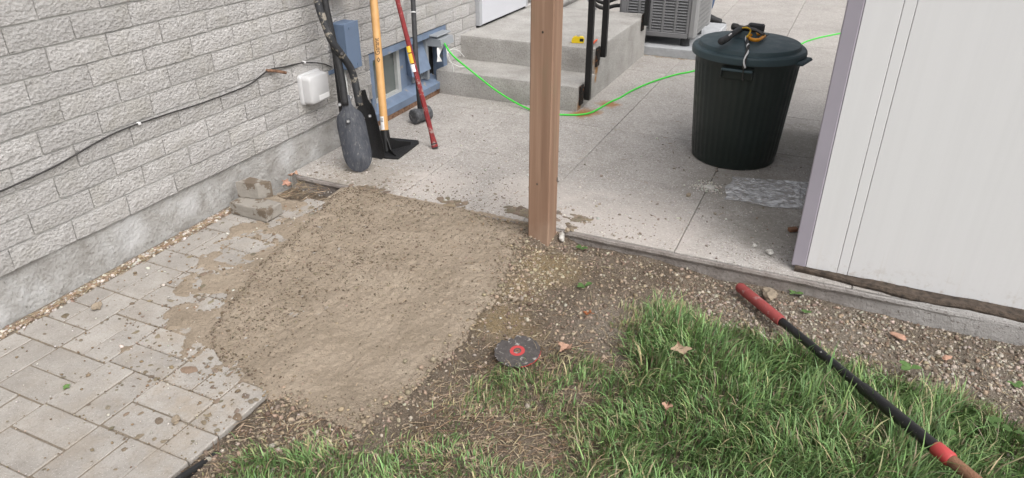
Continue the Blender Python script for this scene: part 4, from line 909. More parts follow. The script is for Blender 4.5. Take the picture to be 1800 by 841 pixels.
skin('shirt', [(0, 0, .95, (.14, .165)), (0, 0, 1.15, (.125, .16)), (0, 0, 1.36, (.135, .185)), (0, .2, 1.41, .07), (-.02, .245, 1.2, .06), (0, -.2, 1.41, .07), (-.02, -.245, 1.2, .06)], [(0, 1), (1, 2), (2, 3), (3, 4), (2, 5), (5, 6)], 'shirt_grey', per)
skin('hair', [(.0, 0, 1.70, (.085, .085)), (.01, 0, 1.77, (.07, .07))], [(0, 1)], 'hair', per)
for sy_, sx_ in ((.11, -.18), (-.10, 0)):
    s_ = skin('shoe', [(-.07+sx_, sy_, .05, (.042, .045)), (sx_, sy_, .07, (.045, .05)), (.09+sx_, sy_-.01, .045, (.045, .038)), (.165+sx_, sy_-.01, .035, (.04, .028))], [(0, 1), (1, 2), (2, 3)], 'shoe_black', per)
    MB().prism([(-.11, -.035), (.0, -.038), (.1, -.048), (.18, -.035), (.205, 0), (.18, .035), (.1, .045), (0, .036), (-.11, .035)], V(-1.36+sx_, 8.08+sy_, .001), V(1, 0, 0), V(0, 1, 0), V(0, 0, 1), .022).build('sole', 'rubber_dark', per)

# ================================================================== LOOSE THINGS
# two stray half pavers by the wall
def stray(name, corners, z0, z1, label):
    c = sum(corners)/4; m = MB(); cs = [np.array([*p[:2], 0]) for p in corners]; g = .006
    lay = []
    for z, s_ in ((z0, .97), (z0+g, 1), (z1-g, 1), (z1, .965)): lay += [c*V(1, 1, 0)+(p-c*V(1, 1, 0))*s_+V(0, 0, z) for p in cs]
    m.add(lay, [(3, 2, 1, 0), (12, 13, 14, 15)]+[(4*i+j, 4*i+(j+1) % 4, 4*i+4+(j+1) % 4, 4*i+4+j) for i in range(3) for j in range(4)])
    return tag(m.build(name, 'brick_concrete', None, loc=(c[0], c[1], z0)), label, 'paver')
stray('loose_paver', [V(-2.634, 2.358, 0), V(-2.400, 2.352, 0), V(-2.395, 2.462, 0), V(-2.63, 2.47, 0)], .002, .066, 'stray grey concrete paver with wet patches lying flat beside the foundation')
stray('loose_paver', [V(-2.632, 2.420, 0), V(-2.520, 2.445, 0), V(-2.475, 2.50, 0), V(-2.61, 2.50, 0)], .068, .152, 'half paver standing on top of the stray paver by the foundation')
rock('stone', onz(171, 543), (.024, .017, .014), 'rock_tan', 'small tan stone lying on the grey pavers', 'stone', 3)
rock('stone', onz(1352, 447), (.022, .014, .015), 'rock_white', 'white angular stone on the patio near the shed corner', 'stone', 5)
rock('stone', onz(1326, 434), (.012, .010, .009), 'rock_white', 'small white chip beside the white angular stone near the shed', 'stone', 6)
rock('stone', onz(1210, 345), (.013, .011, .010), 'rock_tan', 'round tan pebble on the patio near the crumbled white plaster', 'stone', 8)
rock('stone', onz(310, 741), (.017, .014, .011), 'rock_tan', 'flat tan stone sunk in a paver joint near the lawn edge', 'stone', 9)
rock('stone', onz(997, 408, .0), (.014, .012, .013), 'rock_tan', 'small grey brown lump on the patio edge right of the post', 'stone', 11)
rock('stone', onz(987, 423, -.035), (.018, .014, .030), 'rock_white', 'upright pale stone chip beside the foot of the post', 'stone', 12)
rock('stone', onz(742, 658, -.04), (.016, .013, .012), 'rock_tan', 'pale round stone in the dirt between wet concrete and grass', 'stone', 14)
sc_ = onz(1393, 407, 0); ws = MB().bbox((-.022, -.013, .001), (.022, .013, .02), .003, lambda p: sc_+V(p[0]*.8-p[1]*.6, p[0]*.6+p[1]*.8, p[2])).build('wood_offcut', 'wood_scrap', None); tag(ws, 'small brown wood offcut on the patio beside the shed trim', 'wood scrap')
# saw blade
sb = onz(909.5, 618, -.02); sbl = thing('saw_blade', tuple(sb), 'round dark diamond saw blade with red centre lying at the grass edge', 'saw blade')
e1 = nrm(V(.95, .1, .02)); e2 = nrm(V(-.1, .95, .10)); e3 = nrm(np.cross(e1, e2)); rb0 = .086; pol = []
for i in range(72):
    a = 2*math.pi*i/72; r_ = rb0*(1 if i % 4 else .955); 
    if 2.0 < a < 2.6: r_ *= .8+.1*abs(math.sin(a*9))
    pol.append((r_*math.cos(a), r_*math.sin(a)))
MB().prism(pol, sb, e1, e2, e3, .003).build('disc', 'blade_disc', sbl)
def ringm(r0, r1, h, mat, name, par=None):
    m = MB(); k = 28; vs_ = [sb+e1*r*math.cos(2*math.pi*i/k)+e2*r*math.sin(2*math.pi*i/k)+e3*h for r in (r0, r1) for i in range(k)]; m.add(vs_, [(i, (i+1) % k, k+(i+1) % k, k+i) for i in range(k)]); m.build(name, mat, sbl, fix=False)
ringm(.015, .028, .0036, 'bright_red', 'red_flange'); ringm(.009, .015, .0038, 'blade_disc', 'inner_ring'); ringm(.004, .009, .004, 'wood_scrap', 'bore_ring')
m = MB(); k = 14; vs_ = [sb+e1*r*math.cos(t)+e2*r*math.sin(t)+e3*.0008*q for q in (0, 3.2) for r in (rb0*.985, rb0*1.012) for t in np.linspace(-1.1, .25, k)]
m.add(vs_, [(i, i+1, k+i+1, k+i) for i in range(k-1)]+[(2*k+i, 3*k+i, 3*k+i+1, 2*k+i+1) for i in range(k-1)]+[(k+i, k+i+1, 3*k+i+1, 3*k+i) for i in range(k-1)]); m.build('red_rim', 'bright_red', sbl, fix=False)
# digging bar on the grass
dbp = [onz(1299, 504, -.045), onz(1372, 563, -.025), onz(1660, 800, .012), onz(1712, 845, .015)]
d0, d1 = dbp[0], onz(1664, 803, .018); dd = nrm(d1-d0); db = thing('digging_bar', tuple(d0), 'long black digging bar with red hand grip lying across the grass', 'digging bar')
tq = lambda px, py: d0+dd*float((onz(px, py, -.02)-d0) @ dd)
q1 = tq(1372, 563); q2 = tq(1520, 686); q3 = tq(1648, 800); q4 = tq(1682, 824)
MB().tube([d0-dd*.004, d0, d0+dd*.012, q1-dd*.006, q1], [.012, .018, .0225, .0225, .0205], 18).build('grip', 'red_grip', db, smooth=True, angle=45)
MB().tube([q1, q2], .0165, 16).build('shaft', 'bar_black', db, smooth=True, angle=45)
MB().tube([q2, q2+dd*.006, q3], [.0175, .0205, .0205], 16).build('sleeve', 'bar_black', db, smooth=True, angle=45)
MB().tube([q3, q3+dd*.005, q4-dd*.004, q4], [.0205, .0235, .0235, .0205], 16).build('collar', 'bright_red', db, smooth=True, angle=45)
MB().tube([q4, q4+dd*.65], .019, 12).build('steel_end', 'wood_scrap', db, smooth=True, angle=45)
# plastic lawn edging
ea, eb_ = V(-1.520, .2, 0), V(-1.512, 1.16, 0)
m = MB(); m.grid(lambda u, v: ea+(eb_-ea)*u+V(.006*math.sin(u*9), 0, -.07+.078*v-.04*max(0, u-.8)*5), 40, 3); m.grid(lambda u, v: ea+(eb_-ea)*u+V(.006*math.sin(u*9)+.016, 0, -.07+.072*v-.04*max(0, u-.8)*5), 40, 3)
m.tube([ea+(eb_-ea)*u+V(.006*math.sin(u*9)+.008, 0, .004-.04*max(0, u-.8)*5) for u in np.linspace(0, 1, 40)], .010, 8)
eg = m.build('lawn_edging', 'edging_black', None, fix=False); tag(eg, 'black plastic lawn edging between the pavers and the lawn', 'edging')
# black plastic scraps at the pad's front edge
for q, p in enumerate(((603, 748), (563, 733))):
    o = rock('plastic_scrap', onz(*p, -.03), (.020, .012, .008) if q == 0 else (.012, .008, .006), 'edging_black', ('larger', 'smaller')[q]+' black plastic scrap at the front edge of the wet concrete pad', 'plastic scrap', 20+q)
# clear plastic bag
bc = [onz(1286, 312, .0), onz(1424, 322, .0), onz(1412, 372, .0), onz(1270, 352, .0)]
def bagf(u, v):
    p = (bc[0]*(1-u)+bc[1]*u)*(1-v)+(bc[3]*(1-u)+bc[2]*u)*v; n_ = float(fbm(np.array(u*3.1), np.array(v*2.2), 2.2, 4, 5)); rad = math.atan2(v-.45, u-.93)
    h = .005+.016*abs(n_)+.014*math.exp(-((u-.88)**2+(v-.4)**2)/.03)*(1+.6*math.sin(rad*13))+.006*math.exp(-((u-.28+.08*v)/.015)**2); e = min(u, 1-u, v, 1-v); h *= min(1, .25+e*9)
    return p+V(.012*math.sin(v*9+u*3)*(1 if u < .02 else .4), .012*math.sin(u*8)*v, .003+h)
m = MB(); m.grid(bagf, 90, 50); bag = m.build('plastic_bag', 'clear_plastic', None, smooth=True, fix=False); tag(bag, 'flat crumpled clear plastic bag on the patio beside the bin', 'plastic bag')
# dead leaves and shards
def leaf(px, z, L, W, col, label, seed, lobed=True, cat='leaf', group=None):
    r_ = random.Random(seed); p = onz(*px, z); a = r_.uniform(0, 6.28); dx, dy = V(math.cos(a), math.sin(a), 0), V(-math.sin(a), math.cos(a), 0); n_ = 14; rows = []
    up_ = []; m = MB()
    for i in range(n_+1):
        t = i/n_; w_ = W*math.sin(math.pi*min(1, t*1.02)**.8)*(1+(.38*math.sin(t*19+seed) if lobed else 0)); c = p+dx*L*(t-.5)+V(0, 0, .006+.014*math.sin(t*3.1+seed)**2)
        rows.append([c+dy*w_*s_+V(0, 0, .010*abs(s_)*(1+.5*math.sin(seed+i))) for s_ in (-1, -.45, 0, .45, 1)])
    vs_ = [q for r2 in rows for q in r2]; m.add(vs_, [(i*5+j, (i+1)*5+j, (i+1)*5+j+1, i*5+j+1) for i in range(n_) for j in range(4)])
    k_ = len(vs_); m.add([q+V(0, 0, .0007) for q in vs_], [(i*5+j, i*5+j+1, (i+1)*5+j+1, (i+1)*5+j) for i in range(n_) for j in range(4)])
    m.tube([rows[0][2], rows[0][2]-dx*L*.3+V(0, 0, .002)], .0012, 5)
    o = m.build('dead_leaf', 'leaf', None, fix=False, smooth=True, loc=tuple(p)); at = o.data.color_attributes.new('Col', 'FLOAT_COLOR', 'POINT'); 
    for i in range(len(o.data.vertices)): f_ = r_.uniform(.8, 1.15); at.data[i].color = (col[0]*f_, col[1]*f_, col[2]*f_, 1)
    return tag(o, label, cat, group)
TAN = (.37, .27, .19); PK = (.40, .25, .18)
leaf((905, 533), -.035, .07, .02, (.40, .33, .26), 'pale curled dead leaf on the dirt near the post', 2)
leaf((868, 546), -.035, .07, .018, (.42, .36, .29), 'papery beige leaf beside the sandy patch', 5)
leaf((1195, 621), -.01, .085, .03, TAN, 'tan oak leaf lying on the green grass', 7)
leaf((992, 617), -.035, .06, .022, PK, 'pinkish brown leaf right of the saw blade', 11)
leaf((1172, 722), -.01, .04, .014, PK, 'small pink brown leaf deep in the lawn', 13)
leaf((1032, 557), -.04, .035, .008, (.42, .17, .08), 'small rust red leaf on the bare dirt', 17, False)
leaf((762, 163), .01, .12, .05, (.26, .16, .09), 'brown lobed leaf at the rusty window sill corner', 19)
leaf((505, 328), -.03, .085, .022, (.40, .23, .17), 'pink brown leaf tucked at the slab corner by the foundation', 23)
leaf((516, 312), .0, .06, .018, (.40, .25, .18), 'upper curled leaf wedged between slab and foundation', 29)
for i, (p, s_) in enumerate((((1579, 592), (.030, .018, .006)), ((1665, 630), (.022, .012, .005)))):
    rock('clay_shard', onz(*p, -.085), s_, 'terracotta', ('larger' if i == 0 else 'smaller')+' flat terracotta shard on the gravel below the shed', 'shard', 31+i)
rock('stone', onz(1352, 521, -.075), (.045, .03, .016), 'rock_tan', 'flat pale stone slab beside the red grip of the digging bar', 'stone', 40)
fl = rock('paint_chip', onz(1247, 330, .0), (.03, .022, .004), 'rock_white', 'crumbled white plaster bits on the patio in front of the bin', 'debris', 44)

# ================================================================== STUFF: stones, crumbs, straw, splatter, grass
def cols(n, base, var=.25, hue=.06): b = np.array(base)[None]*rng.uniform(1-var, 1+var, (n, 1)); return np.clip(b*(1+rng.uniform(-hue, hue, (n, 3))), 0, 1)
# gravel and clods on the soil
n = 95000; px_ = rng.uniform(-1.52, 1.6, n); py_ = rng.uniform(.7, 2.885, n)
s = sdist(px_, py_, PAD); d_edge = np.exp(-(np.maximum(-s, 0)/.13)); right = sstep(-.9, .2, px_)*sstep(2.25, 2.6, py_); frontz = sstep(1.42, 1.32, py_)*sstep(-1.05, -1.2, px_); mid = sstep(1.9, 2.3, py_)
dens = np.clip(.06+.75*d_edge+.9*right+.55*frontz+.3*mid, 0, 1)*(.55+.9*np.clip(fbm(px_, py_, 6, 3, 99)+.3, 0, 1))
ins_ = np.where((px_ > -1.5) & (s > 0), np.exp(-s/.035)*.8, 1.); keep = (s < .12) & (rng.uniform(0, 1, n) < dens*ins_); s_k = s[keep]; px_, py_, d_edge, right = px_[keep], py_[keep], d_edge[keep], right[keep]; n = len(px_)
sz = np.exp(rng.normal(math.log(.0031), .55, n)); sz = np.clip(sz, .0015, .010)
kind_ = rng.uniform(0, 1, n); c = np.where((kind_ < .10+.42*right)[:, None], cols(n, (.38, .335, .28)), np.where((kind_ < .75)[:, None], cols(n, (.30, .24, .18)), cols(n, (.17, .13, .098))))
ye = np.exp(-(((px_+1.0)**2/.02+(py_-2.55)**2/.03))); c = np.where((rng.uniform(0, 1, n) < ye)[:, None], cols(n, (.37, .31, .225)), c)
pz = np.where(s_k > -.006, -.006, zsoil(px_, py_))+sz*.25; c = np.where((s_k > -.01)[:, None], cols(n, (.30, .24, .175)), c)
g = scatter('gravel', ICO_V, ICO_F, np.stack([px_, py_, pz], -1), np.stack([sz*rng.uniform(.8, 1.4, n), sz, sz*rng.uniform(.5, .9, n)], -1), rotm(n, .5), c, 'pebble', .42); tag(g, 'loose gravel and crumbled soil around the lawn edge', 'gravel', kind='stuff')
# pebbles in the gap by the foundation
n = 2600; py_ = rng.uniform(.2, 2.5, n); px_ = XB+.012+np.abs(rng.normal(0, .026, n)); ok = px_ < -2.645+.01*rng.uniform(0, 1, n); px_, py_ = px_[ok], py_[ok]; n = len(px_); sz = np.clip(np.exp(rng.normal(math.log(.0055), .4, n)), .0025, .012)
g = scatter('edge_pebbles', ICO_V, ICO_F, np.stack([px_, py_, -.006+rng.uniform(0, .008, n)], -1), np.stack([sz, sz, sz*.7], -1), rotm(n, .6), np.where((rng.uniform(0, 1, n) < .45)[:, None], cols(n, (.52, .48, .43)), cols(n, (.25, .19, .14))), 'pebble', .25); tag(g, 'pale pebbles filling the gap along the foundation', 'pebbles', kind='stuff')
# crumbs and grit on patio and pavers
n = 5200; px_ = rng.uniform(-2.65, .0, n); py_ = YS+.01+np.abs(rng.normal(0, 1.0, n)); near = rng.uniform(0, 1, n)
keep = ((np.exp(-(py_-YS)/.7) > near) | (near < .22)) & (py_ < 8) & ~((px_ < -1.58) & (py_ > 4.58)); px_, py_ = px_[keep], py_[keep]; n = len(px_); sz = np.clip(np.exp(rng.normal(math.log(.0026), .45, n)), .0013, .009)
g = scatter('patio_grit', ICO_V, ICO_F, np.stack([px_, py_, sz*.3], -1), np.stack([sz*1.2, sz, sz*.6], -1), rotm(n, .4), np.where((rng.uniform(0, 1, n) < .5)[:, None], cols(n, (.55, .52, .48)), cols(n, (.27, .23, .19), .3)), 'pebble', .25); tag(g, 'fine grit and crumbs strewn over the patio slabs', 'grit', kind='stuff')
n = 900; a = rng.normal(0, 1, (n, 2)); q = onz(1243, 329)[:2]; sz = rng.uniform(.001, .006, n)
g = scatter('plaster_crumbs', ICO_V, ICO_F, np.stack([q[0]+a[:, 0]*.045, q[1]+a[:, 1]*.04, sz*.4], -1)[:220], np.stack([sz, sz, sz*.6], -1)[:220], rotm(220, .4), cols(220, (.68, .66, .60), .1), 'pebble', .25); tag(g, 'white plaster crumbs on the patio in front of the bin', 'crumbs', kind='stuff')
n = 3600; px_ = rng.uniform(-2.64, -1.53, n); py_ = rng.uniform(.6, 2.8, n); dd_ = -sdist(px_, py_, PAD); keep = (dd_ > 0) & (rng.uniform(0, 1, n) < np.exp(-dd_/.16)+.10); px_, py_ = px_[keep], py_[keep]; n = len(px_); sz = np.clip(np.exp(rng.normal(math.log(.0028), .45, n)), .0013, .009)
g = scatter('paver_grit', ICO_V, ICO_F, np.stack([px_, py_, .001+sz*.3], -1), np.stack([sz*1.2, sz, sz*.6], -1), rotm(n, .4), np.where((rng.uniform(0, 1, n) < .3)[:, None], cols(n, (.52, .49, .45)), cols(n, (.22, .165, .11), .3)), 'pebble', .25); tag(g, 'brown crumbs and grit scattered on the pavers', 'grit', kind='stuff')
# joint filling: grit in paver joints near the pad
jx = []; 
for (a, b, c_, d_) in PV:
    for q in range(80):
        if rng.uniform() < .5: jx.append((a+rng.normal(0, .0065), rng.uniform(c_, d_)))
        else: jx.append((rng.uniform(a, b), c_+rng.normal(0, .0055)))
jx = np.array(jx); dd_ = -sdist(jx[:, 0], jx[:, 1], PAD); keep = rng.uniform(0, 1, len(jx)) < np.exp(-np.maximum(dd_, 0)/.20)*.95+.04; jx = jx[keep]; n = len(jx); sz = rng.uniform(.0012, .0034, n)
g = scatter('joint_grit', ICO_V, ICO_F, np.stack([jx[:, 0], jx[:, 1], rng.uniform(-.003, .0015, n)], -1), np.stack([sz*1.2, sz, sz*.8], -1), rotm(n, .5), np.where((rng.uniform(0, 1, n) < .35)[:, None], cols(n, (.40, .34, .27)), cols(n, (.20, .15, .10), .3)), 'pebble', .25); tag(g, 'brown grit caught in the paver joints', 'grit', kind='stuff')
# wet concrete splatter: thin domes
k = 9; DV = [(0, 0, 1)]+[(.62*math.cos(2*math.pi*i/k), .62*math.sin(2*math.pi*i/k), .8) for i in range(k)]+[(math.cos(2*math.pi*i/k), math.sin(2*math.pi*i/k), -.3) for i in range(k)]
DF = [(0, 1+i, 1+(i+1) % k) for i in range(k)]+[t for i in range(k) for t in ((1+i, 1+k+i, 1+k+(i+1) % k), (1+i, 1+k+(i+1) % k, 1+(i+1) % k))]
n = 4200; px_ = rng.uniform(-2.64, -1.53, n); py_ = rng.uniform(.7, 2.6, n); dd_ = -sdist(px_, py_, PAD); keep = (dd_ > -.005) & (rng.uniform(0, 1, n) < .9*np.exp(-dd_/.17)); P_ = np.stack([px_[keep], py_[keep], np.full(keep.sum(), .0005)], -1)
sz = np.clip(np.exp(rng.normal(math.log(.0040), .6, len(P_))), .0014, .022)
n2_ = 480; qx = rng.uniform(-2.6, -.5, n2_); qy = YS+.006+np.abs(rng.normal(0, .13, n2_)); P2 = np.stack([qx, qy, np.full(n2_, .0004)], -1); s2 = np.clip(np.exp(rng.normal(math.log(.0030), .5, n2_)), .0012, .010)
P3 = []; S3 = []
for c_, r_, nn2 in ((onz(1012, 384), .07, 40), (onz(915, 372), .08, 60), (onz(1005, 400), .02, 5), (onz(960, 381), .05, 20), (onz(800, 356), .09, 25), (onz(640, 334), .10, 40)):
    for q in range(nn2): P3.append((c_[0]+rng.normal(0, r_*.5), max(YS+.008, c_[1]+rng.normal(0, r_*.25)), .0004)); S3.append(rng.uniform(.006, .022))
Pa = np.concatenate([P_, P2, np.array(P3)]); Sa = np.concatenate([sz, s2, np.array(S3)]); n = len(Pa)
g = scatter('concrete_splatter', DV, DF, Pa, np.stack([Sa*rng.uniform(1, 1.9, n), Sa, np.clip(Sa*.14, .0006, .0025)], -1), rotm(n, .0), cols(n, (.19, .152, .110), .25), 'splatter', .3); tag(g, 'splashes of wet concrete on pavers and patio edge', 'splatter', kind='stuff')
# spilled concrete lip along the patio edge
m = MB(); lipx = np.linspace(-2.27, -1.10, 150)
m.grid(lambda u, v: V(-2.27+1.09*u, YS-.020+.05*v+.014*float(fbm(np.array(u*9), np.array(v), 3, 4, 15)), -.012+.016*math.sin(math.pi*min(1, .25+v*.9))*(.5+.7*abs(float(fbm(np.array(u*14), np.array(0.), 4, 4, 17))))-(.02 if v == 0 else 0)), 200, 6).build('concrete_lip', 'wet_concrete', pad, smooth=True, fix=False)
n = 52000; px_ = rng.uniform(-2.3, -1.06, n); py_ = rng.uniform(1.36, 2.885, n); s = sdist(px_, py_, PAD); nn_c = fbm(px_*1.0, py_*.6, 5, 4, 123)
smooth_ = sstep(-1.75, -1.25, px_)*sstep(2.5, 1.7, py_); dn = np.clip(.16+.75*np.clip(nn_c, 0, 1)+.45*np.exp(-np.maximum(s, 0)/.06)+.25*sstep(-1.6, -1.9, px_)-.28*smooth_, .02, 1)
keep = (s > 0) & (rng.uniform(0, 1, n) < dn*.75); px_, py_ = px_[keep], py_[keep]; n = len(px_); top_ = .0045*sstep(-1.40, -1.6, px_)+-.009*sstep(-1.6, -1.40, px_)-.006*sstep(2.6, 2.89, py_)
lz = .0035*fbm(px_, py_, 7, 4, 31)+.0042*fbm(px_, py_, 26, 4, 41)+.0030*fbm(px_*9, py_*1.6, 5, 3, 51); sz = np.clip(np.exp(rng.normal(math.log(.0019), .42, n)), .0009, .0055)
g = scatter('pad_crumbs', ICO_V, ICO_F, np.stack([px_, py_, top_+lz+sz*.15+.0005], -1), np.stack([sz*rng.uniform(1, 2.2, n), sz, sz*.7], -1), rotm(n, .5), np.where((rng.uniform(0, 1, n) < .5)[:, None], cols(n, (.135, .105, .075), .3), cols(n, (.28, .23, .172), .25)), 'pebble', .3); tag(g, 'dark crumbs and aggregate on the wet concrete surface', 'crumbs', kind='stuff')
# straw and twigs
TV = [(-1, -1, 0), (-1, 1, 0), (-1, 0, 1), (0, -1, .9), (0, 1, .9), (0, 0, 2.), (1, -.6, 0), (1, .6, 0), (1, 0, .8)]; TF = [(0, 3, 5, 2), (2, 5, 4, 1), (1, 4, 3, 0), (3, 6, 8, 5), (5, 8, 7, 4), (4, 7, 6, 3)]
pp = []
for q in range(900): pp.append((XB+.02+abs(rng.normal(0, .022)), rng.uniform(.8, 2.6), .002, rng.uniform(.008, .03), rng.normal(1.57, .5)))
for q in range(260): pp.append((-2.6+rng.uniform(-.1, .5)*rng.uniform(0, 1), rng.uniform(2.55, 2.88), -.05+rng.uniform(0, .04), rng.uniform(.01, .035), rng.uniform(0, 3.14)))
for q in range(1500):
    x_, y_ = rng.uniform(-1.5, 1.1), rng.uniform(.9, 2.8); pp.append((x_, y_, None, rng.uniform(.008, .032), rng.uniform(0, 3.14)))
for q in range(2600):
    x_, y_ = -.72+rng.normal(0, .26), 1.6+rng.normal(0, .32); pp.append((x_, y_, None, rng.uniform(.008, .034), rng.uniform(0, 3.14))) if -1.05 < x_ and 1. < y_ < 2.1 else None
for q in range(420):
    x_, y_ = rng.uniform(-1.52, -1.1), rng.uniform(.9, 1.36); pp.append((x_, y_, None, rng.uniform(.008, .03), rng.uniform(0, 3.14)))
for q in range(90): pp.append((rng.uniform(-1.95, -1.2), rng.uniform(1.5, 2.8), .0, rng.uniform(.006, .016), rng.uniform(0, 3.14)))
for q in range(60): pp.append((rng.uniform(-1.5, -.1), rng.uniform(3, 5.5), .001, rng.uniform(.006, .025), rng.uniform(0, 3.14)))
for q in range(60): x_ = rng.uniform(-1.64, -1.0); pp.append((x_, 6.385-rng.uniform(0, .04), .003, rng.uniform(.01, .03), rng.normal(0, .5)))
pp2 = np.array([(a, b, (float(zsoil(np.array(a), np.array(b)))+.004) if z is None else z, L, t) for a, b, z, L, t in pp]); n = len(pp2)
ca, sa = np.cos(pp2[:, 4]), np.sin(pp2[:, 4]); ti = rng.normal(0, .12, n); ct, st_ = np.cos(ti), np.sin(ti); z0_ = np.zeros(n)
Rm = np.stack([ca*ct, -sa, ca*st_, sa*ct, ca, sa*st_, -st_, z0_, ct], -1).reshape(n, 3, 3); wdt = rng.uniform(.0006, .0016, n)
g = scatter('dry_straw', TV, TF, pp2[:, :3], np.stack([pp2[:, 3], wdt, wdt], -1), Rm, np.where((rng.uniform(0, 1, n) < .6)[:, None], cols(n, (.40, .32, .22)), cols(n, (.25, .17, .11))), 'straw'); tag(g, 'dry straw, needles and twigs strewn along foundation and dirt', 'straw', kind='stuff')

# grass
lawn_px = [(1135, 528), (1100, 552), (1075, 590), (1050, 622), (1000, 632), (950, 643), (880, 640), (838, 655), (800, 690), (785, 725), (740, 760), (690, 775), (620, 790), (540, 782), (450, 790), (400, 815), (360, 860), (330, 930), (900, 1500), (2400, 1500), (2400, 900), (1990, 800), (1800, 730), (1740, 700), (1690, 678), (1630, 660), (1560, 632), (1500, 618), (1440, 596), (1390, 580), (1310, 566), (1250, 556), (1200, 540)]
LAWN = [onz(x, y, -.06)[:2] for x, y in lawn_px]; LAWN = [V(max(p[0], -1.49), p[1]) for p in LAWN]
BARE = [(onz(930, 790, -.06)[:2], .17, .12), (onz(860, 760, -.06)[:2], .12, .08), (onz(1010, 700, -.06)[:2], .08, .05), (onz(1085, 640, -.06)[:2], .07, .07), (onz(1205, 640, -.06)[:2], .03, .025), (onz(1530, 770, -.06)[:2], .05, .04), (onz(1440, 720, -.06)[:2], .03, .05), (onz(520, 770, -.06)[:2], .05, .02)]
n = 330000; gx = rng.uniform(-1.5, 2.3, n); gy = rng.uniform(.45, 2.62, n); s = sdist(gx, gy, LAWN); cl = fbm(gx, gy, 5, 3, 5); cl2 = fbm(gx, gy, 16, 2, 6)
bare = np.zeros(n)
for c_, ra_, rb2 in BARE: bare = np.maximum(bare, np.exp(-(((gx-c_[0])/ra_)**2+((gy-c_[1])/rb2)**2)))
dens = sstep(-.035, .10, s+.05*cl2+.03*cl)*(1-.85*sstep(.3, .8, bare+.25*cl2)); mid_ = np.exp(-((gx+.72)/.30)**2-((gy-1.62)/.42)**2); lush = sstep(.01, .13, s)*(1-.85*mid_)
dens *= 1-.3*mid_; dens *= .62+.38*sstep(-.25, .15, cl2+.5*cl)
keep = rng.uniform(0, 1, n) < dens*.62; gx, gy, s, cl, cl2, lush, bare = [a[keep] for a in (gx, gy, s, cl, cl2, lush, bare)]; n = len(gx)
hgt = (.62+.38*sstep(1.0, 1.9, gy+.35*gx+.3))*rng.gamma(5, 1/5., n)*(.031+.033*lush)*(1-.4*bare)*(1+.35*cl); wid = rng.uniform(.0010, .0023, n)*(1+.3*lush)
th = 2.2*math.pi*fbm(gx, gy, 3.2, 2, 45)+rng.normal(0, 1.0, n); bend = np.clip(rng.normal(1.15, .38, n), .1, 1.8); dx, dy = np.cos(th), np.sin(th)
flat = rng.uniform(0, 1, n) < .16+.25*bare+.12*(1-lush); hgt = np.where(flat, hgt*1.1, hgt); bend = np.where(flat, 1.62, bend)
gz = zsoil(gx, gy)-.004; B = np.stack([gx, gy, gz], -1); D = np.stack([dx, dy, np.zeros(n)], -1); S = np.stack([-dy, dx, np.zeros(n)], -1); U = np.array([0, 0, 1.])[None]
vv = []; p = B.copy(); rows = 4
for i in range(rows):
    ang = bend*(i/(rows-1))*1.15+np.where(flat, .35*(1-i/3), 0); wd = wid*(1, .95, .7, .0)[i]
    if i < rows-1: vv += [p-S*wd[:, None], p+S*wd[:, None]]
    else: vv.append(p)
    p = p+(D*np.sin(ang)[:, None]+U*np.cos(ang)[:, None])*(hgt/(rows-1))[:, None]
VV = np.stack(vv, 1); T_ = np.array([(0, 1, 3), (0, 3, 2), (2, 3, 5), (2, 5, 4), (4, 5, 6)])
FF = (T_[None]+(np.arange(n)*7)[:, None, None]).reshape(-1, 3)
u = rng.uniform(0, 1, n); dry = .14+.50*(1-lush)+.4*bare+.25*(s < .05)+.15*cl
g_shade = cols(n, (.118, .20, .068), .35, .12); g_lit = cols(n, (.20, .31, .115), .25, .12); gy_ = cols(n, (.38, .34, .19), .3, .08); gb = cols(n, (.31, .25, .17), .3, .08)  # shade and light put into the greens: a shaded and a lit blade tone
gc_ = np.where((u < dry*.32)[:, None], gb, np.where((u < dry*.72)[:, None], gy_, np.where((rng.uniform(0, 1, n) < .45+.3*cl2)[:, None], g_lit, g_shade)))
gr = npmesh('grass', VV.reshape(-1, 3), FF, 'grass_blade', np.repeat(gc_, 7, 0)); tag(gr, 'patchy green lawn grass with dry blades beside the concrete pad', 'grass', kind='stuff')
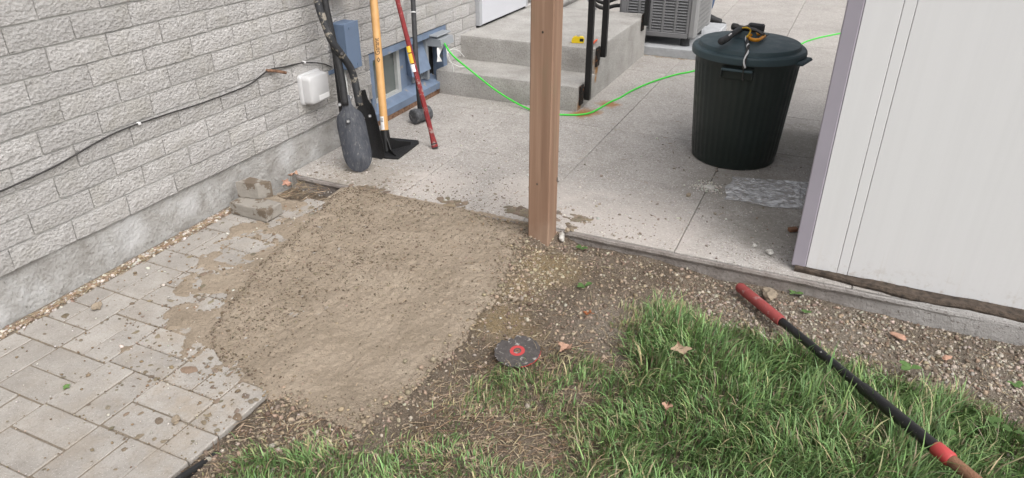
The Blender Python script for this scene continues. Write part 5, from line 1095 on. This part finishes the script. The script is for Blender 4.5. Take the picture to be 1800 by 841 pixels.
# little broad leaved weeds
def weed(px, z, nl, L, label, seed, bright=1.):
    r_ = random.Random(seed); p = onz(*px, z); m = MB()
    for i in range(nl):
        a = r_.uniform(0, 6.28); d = V(math.cos(a), math.sin(a), 0); t = V(-d[1], d[0], 0); ll = L*r_.uniform(.6, 1.2); ww_ = ll*.32; c0 = p+V(0, 0, .004)
        prof = [(0, .02), (.3, .6), (.6, 1), (.85, .7), (1, .05)]; vs_ = []
        for u_, w_ in prof:
            q = c0+d*ll*u_+V(0, 0, ll*(.55*u_-.35*u_*u_)); vs_ += [q-t*ww_*w_+V(0, 0, .15*ww_*w_), q, q+t*ww_*w_+V(0, 0, .15*ww_*w_)]
        m.add(vs_, [(i2*3+j, i2*3+j+1, i2*3+j+4, i2*3+j+3) for i2 in range(4) for j in range(2)])
    o = m.build('weed', 'leaf', None, fix=False, smooth=True, loc=tuple(p)); at = o.data.color_attributes.new('Col', 'FLOAT_COLOR', 'POINT')
    for i in range(len(o.data.vertices)): f_ = r_.uniform(.8, 1.2)*bright; at.data[i].color = (.075*f_, .135*f_, .042*f_, 1)
    return tag(o, label, 'weed')
weed((1027, 505), -.05, 5, .035, 'small green seedling on bare dirt below the patio edge', 1)
weed((1022, 437), -.05, 7, .03, 'tiny green weeds at the patio edge right of the post', 2)
weed((1395, 518), -.08, 5, .035, 'bright green weed below the shed corner', 3, 1.3)
weed((1415, 552), -.08, 3, .032, 'pale broad leaf at the gravel edge near the digging bar', 4)
weed((1782, 675), -.1, 5, .032, 'green weed growing in the gravel below the shed far from the grip', 5, 1.2)
weed((118, 683), -.002, 8, .014, 'tiny bright green weed in a paver joint', 6, 1.6)
weed((1600, 650), -.06, 9, .04, 'broad leaved clump at the top edge of the lawn', 7, 1.2)
for i, p in enumerate(((1560, 720), (1665, 770), (1720, 800), (1610, 745), (1780, 760), (1740, 745))):
    o = weed(p, -.035, 4, .034, 'broad pale green leaf rosette in the lawn beside the digging bar', 50+i, .95); o['group'] = 'broad leaved weeds in the lawn'
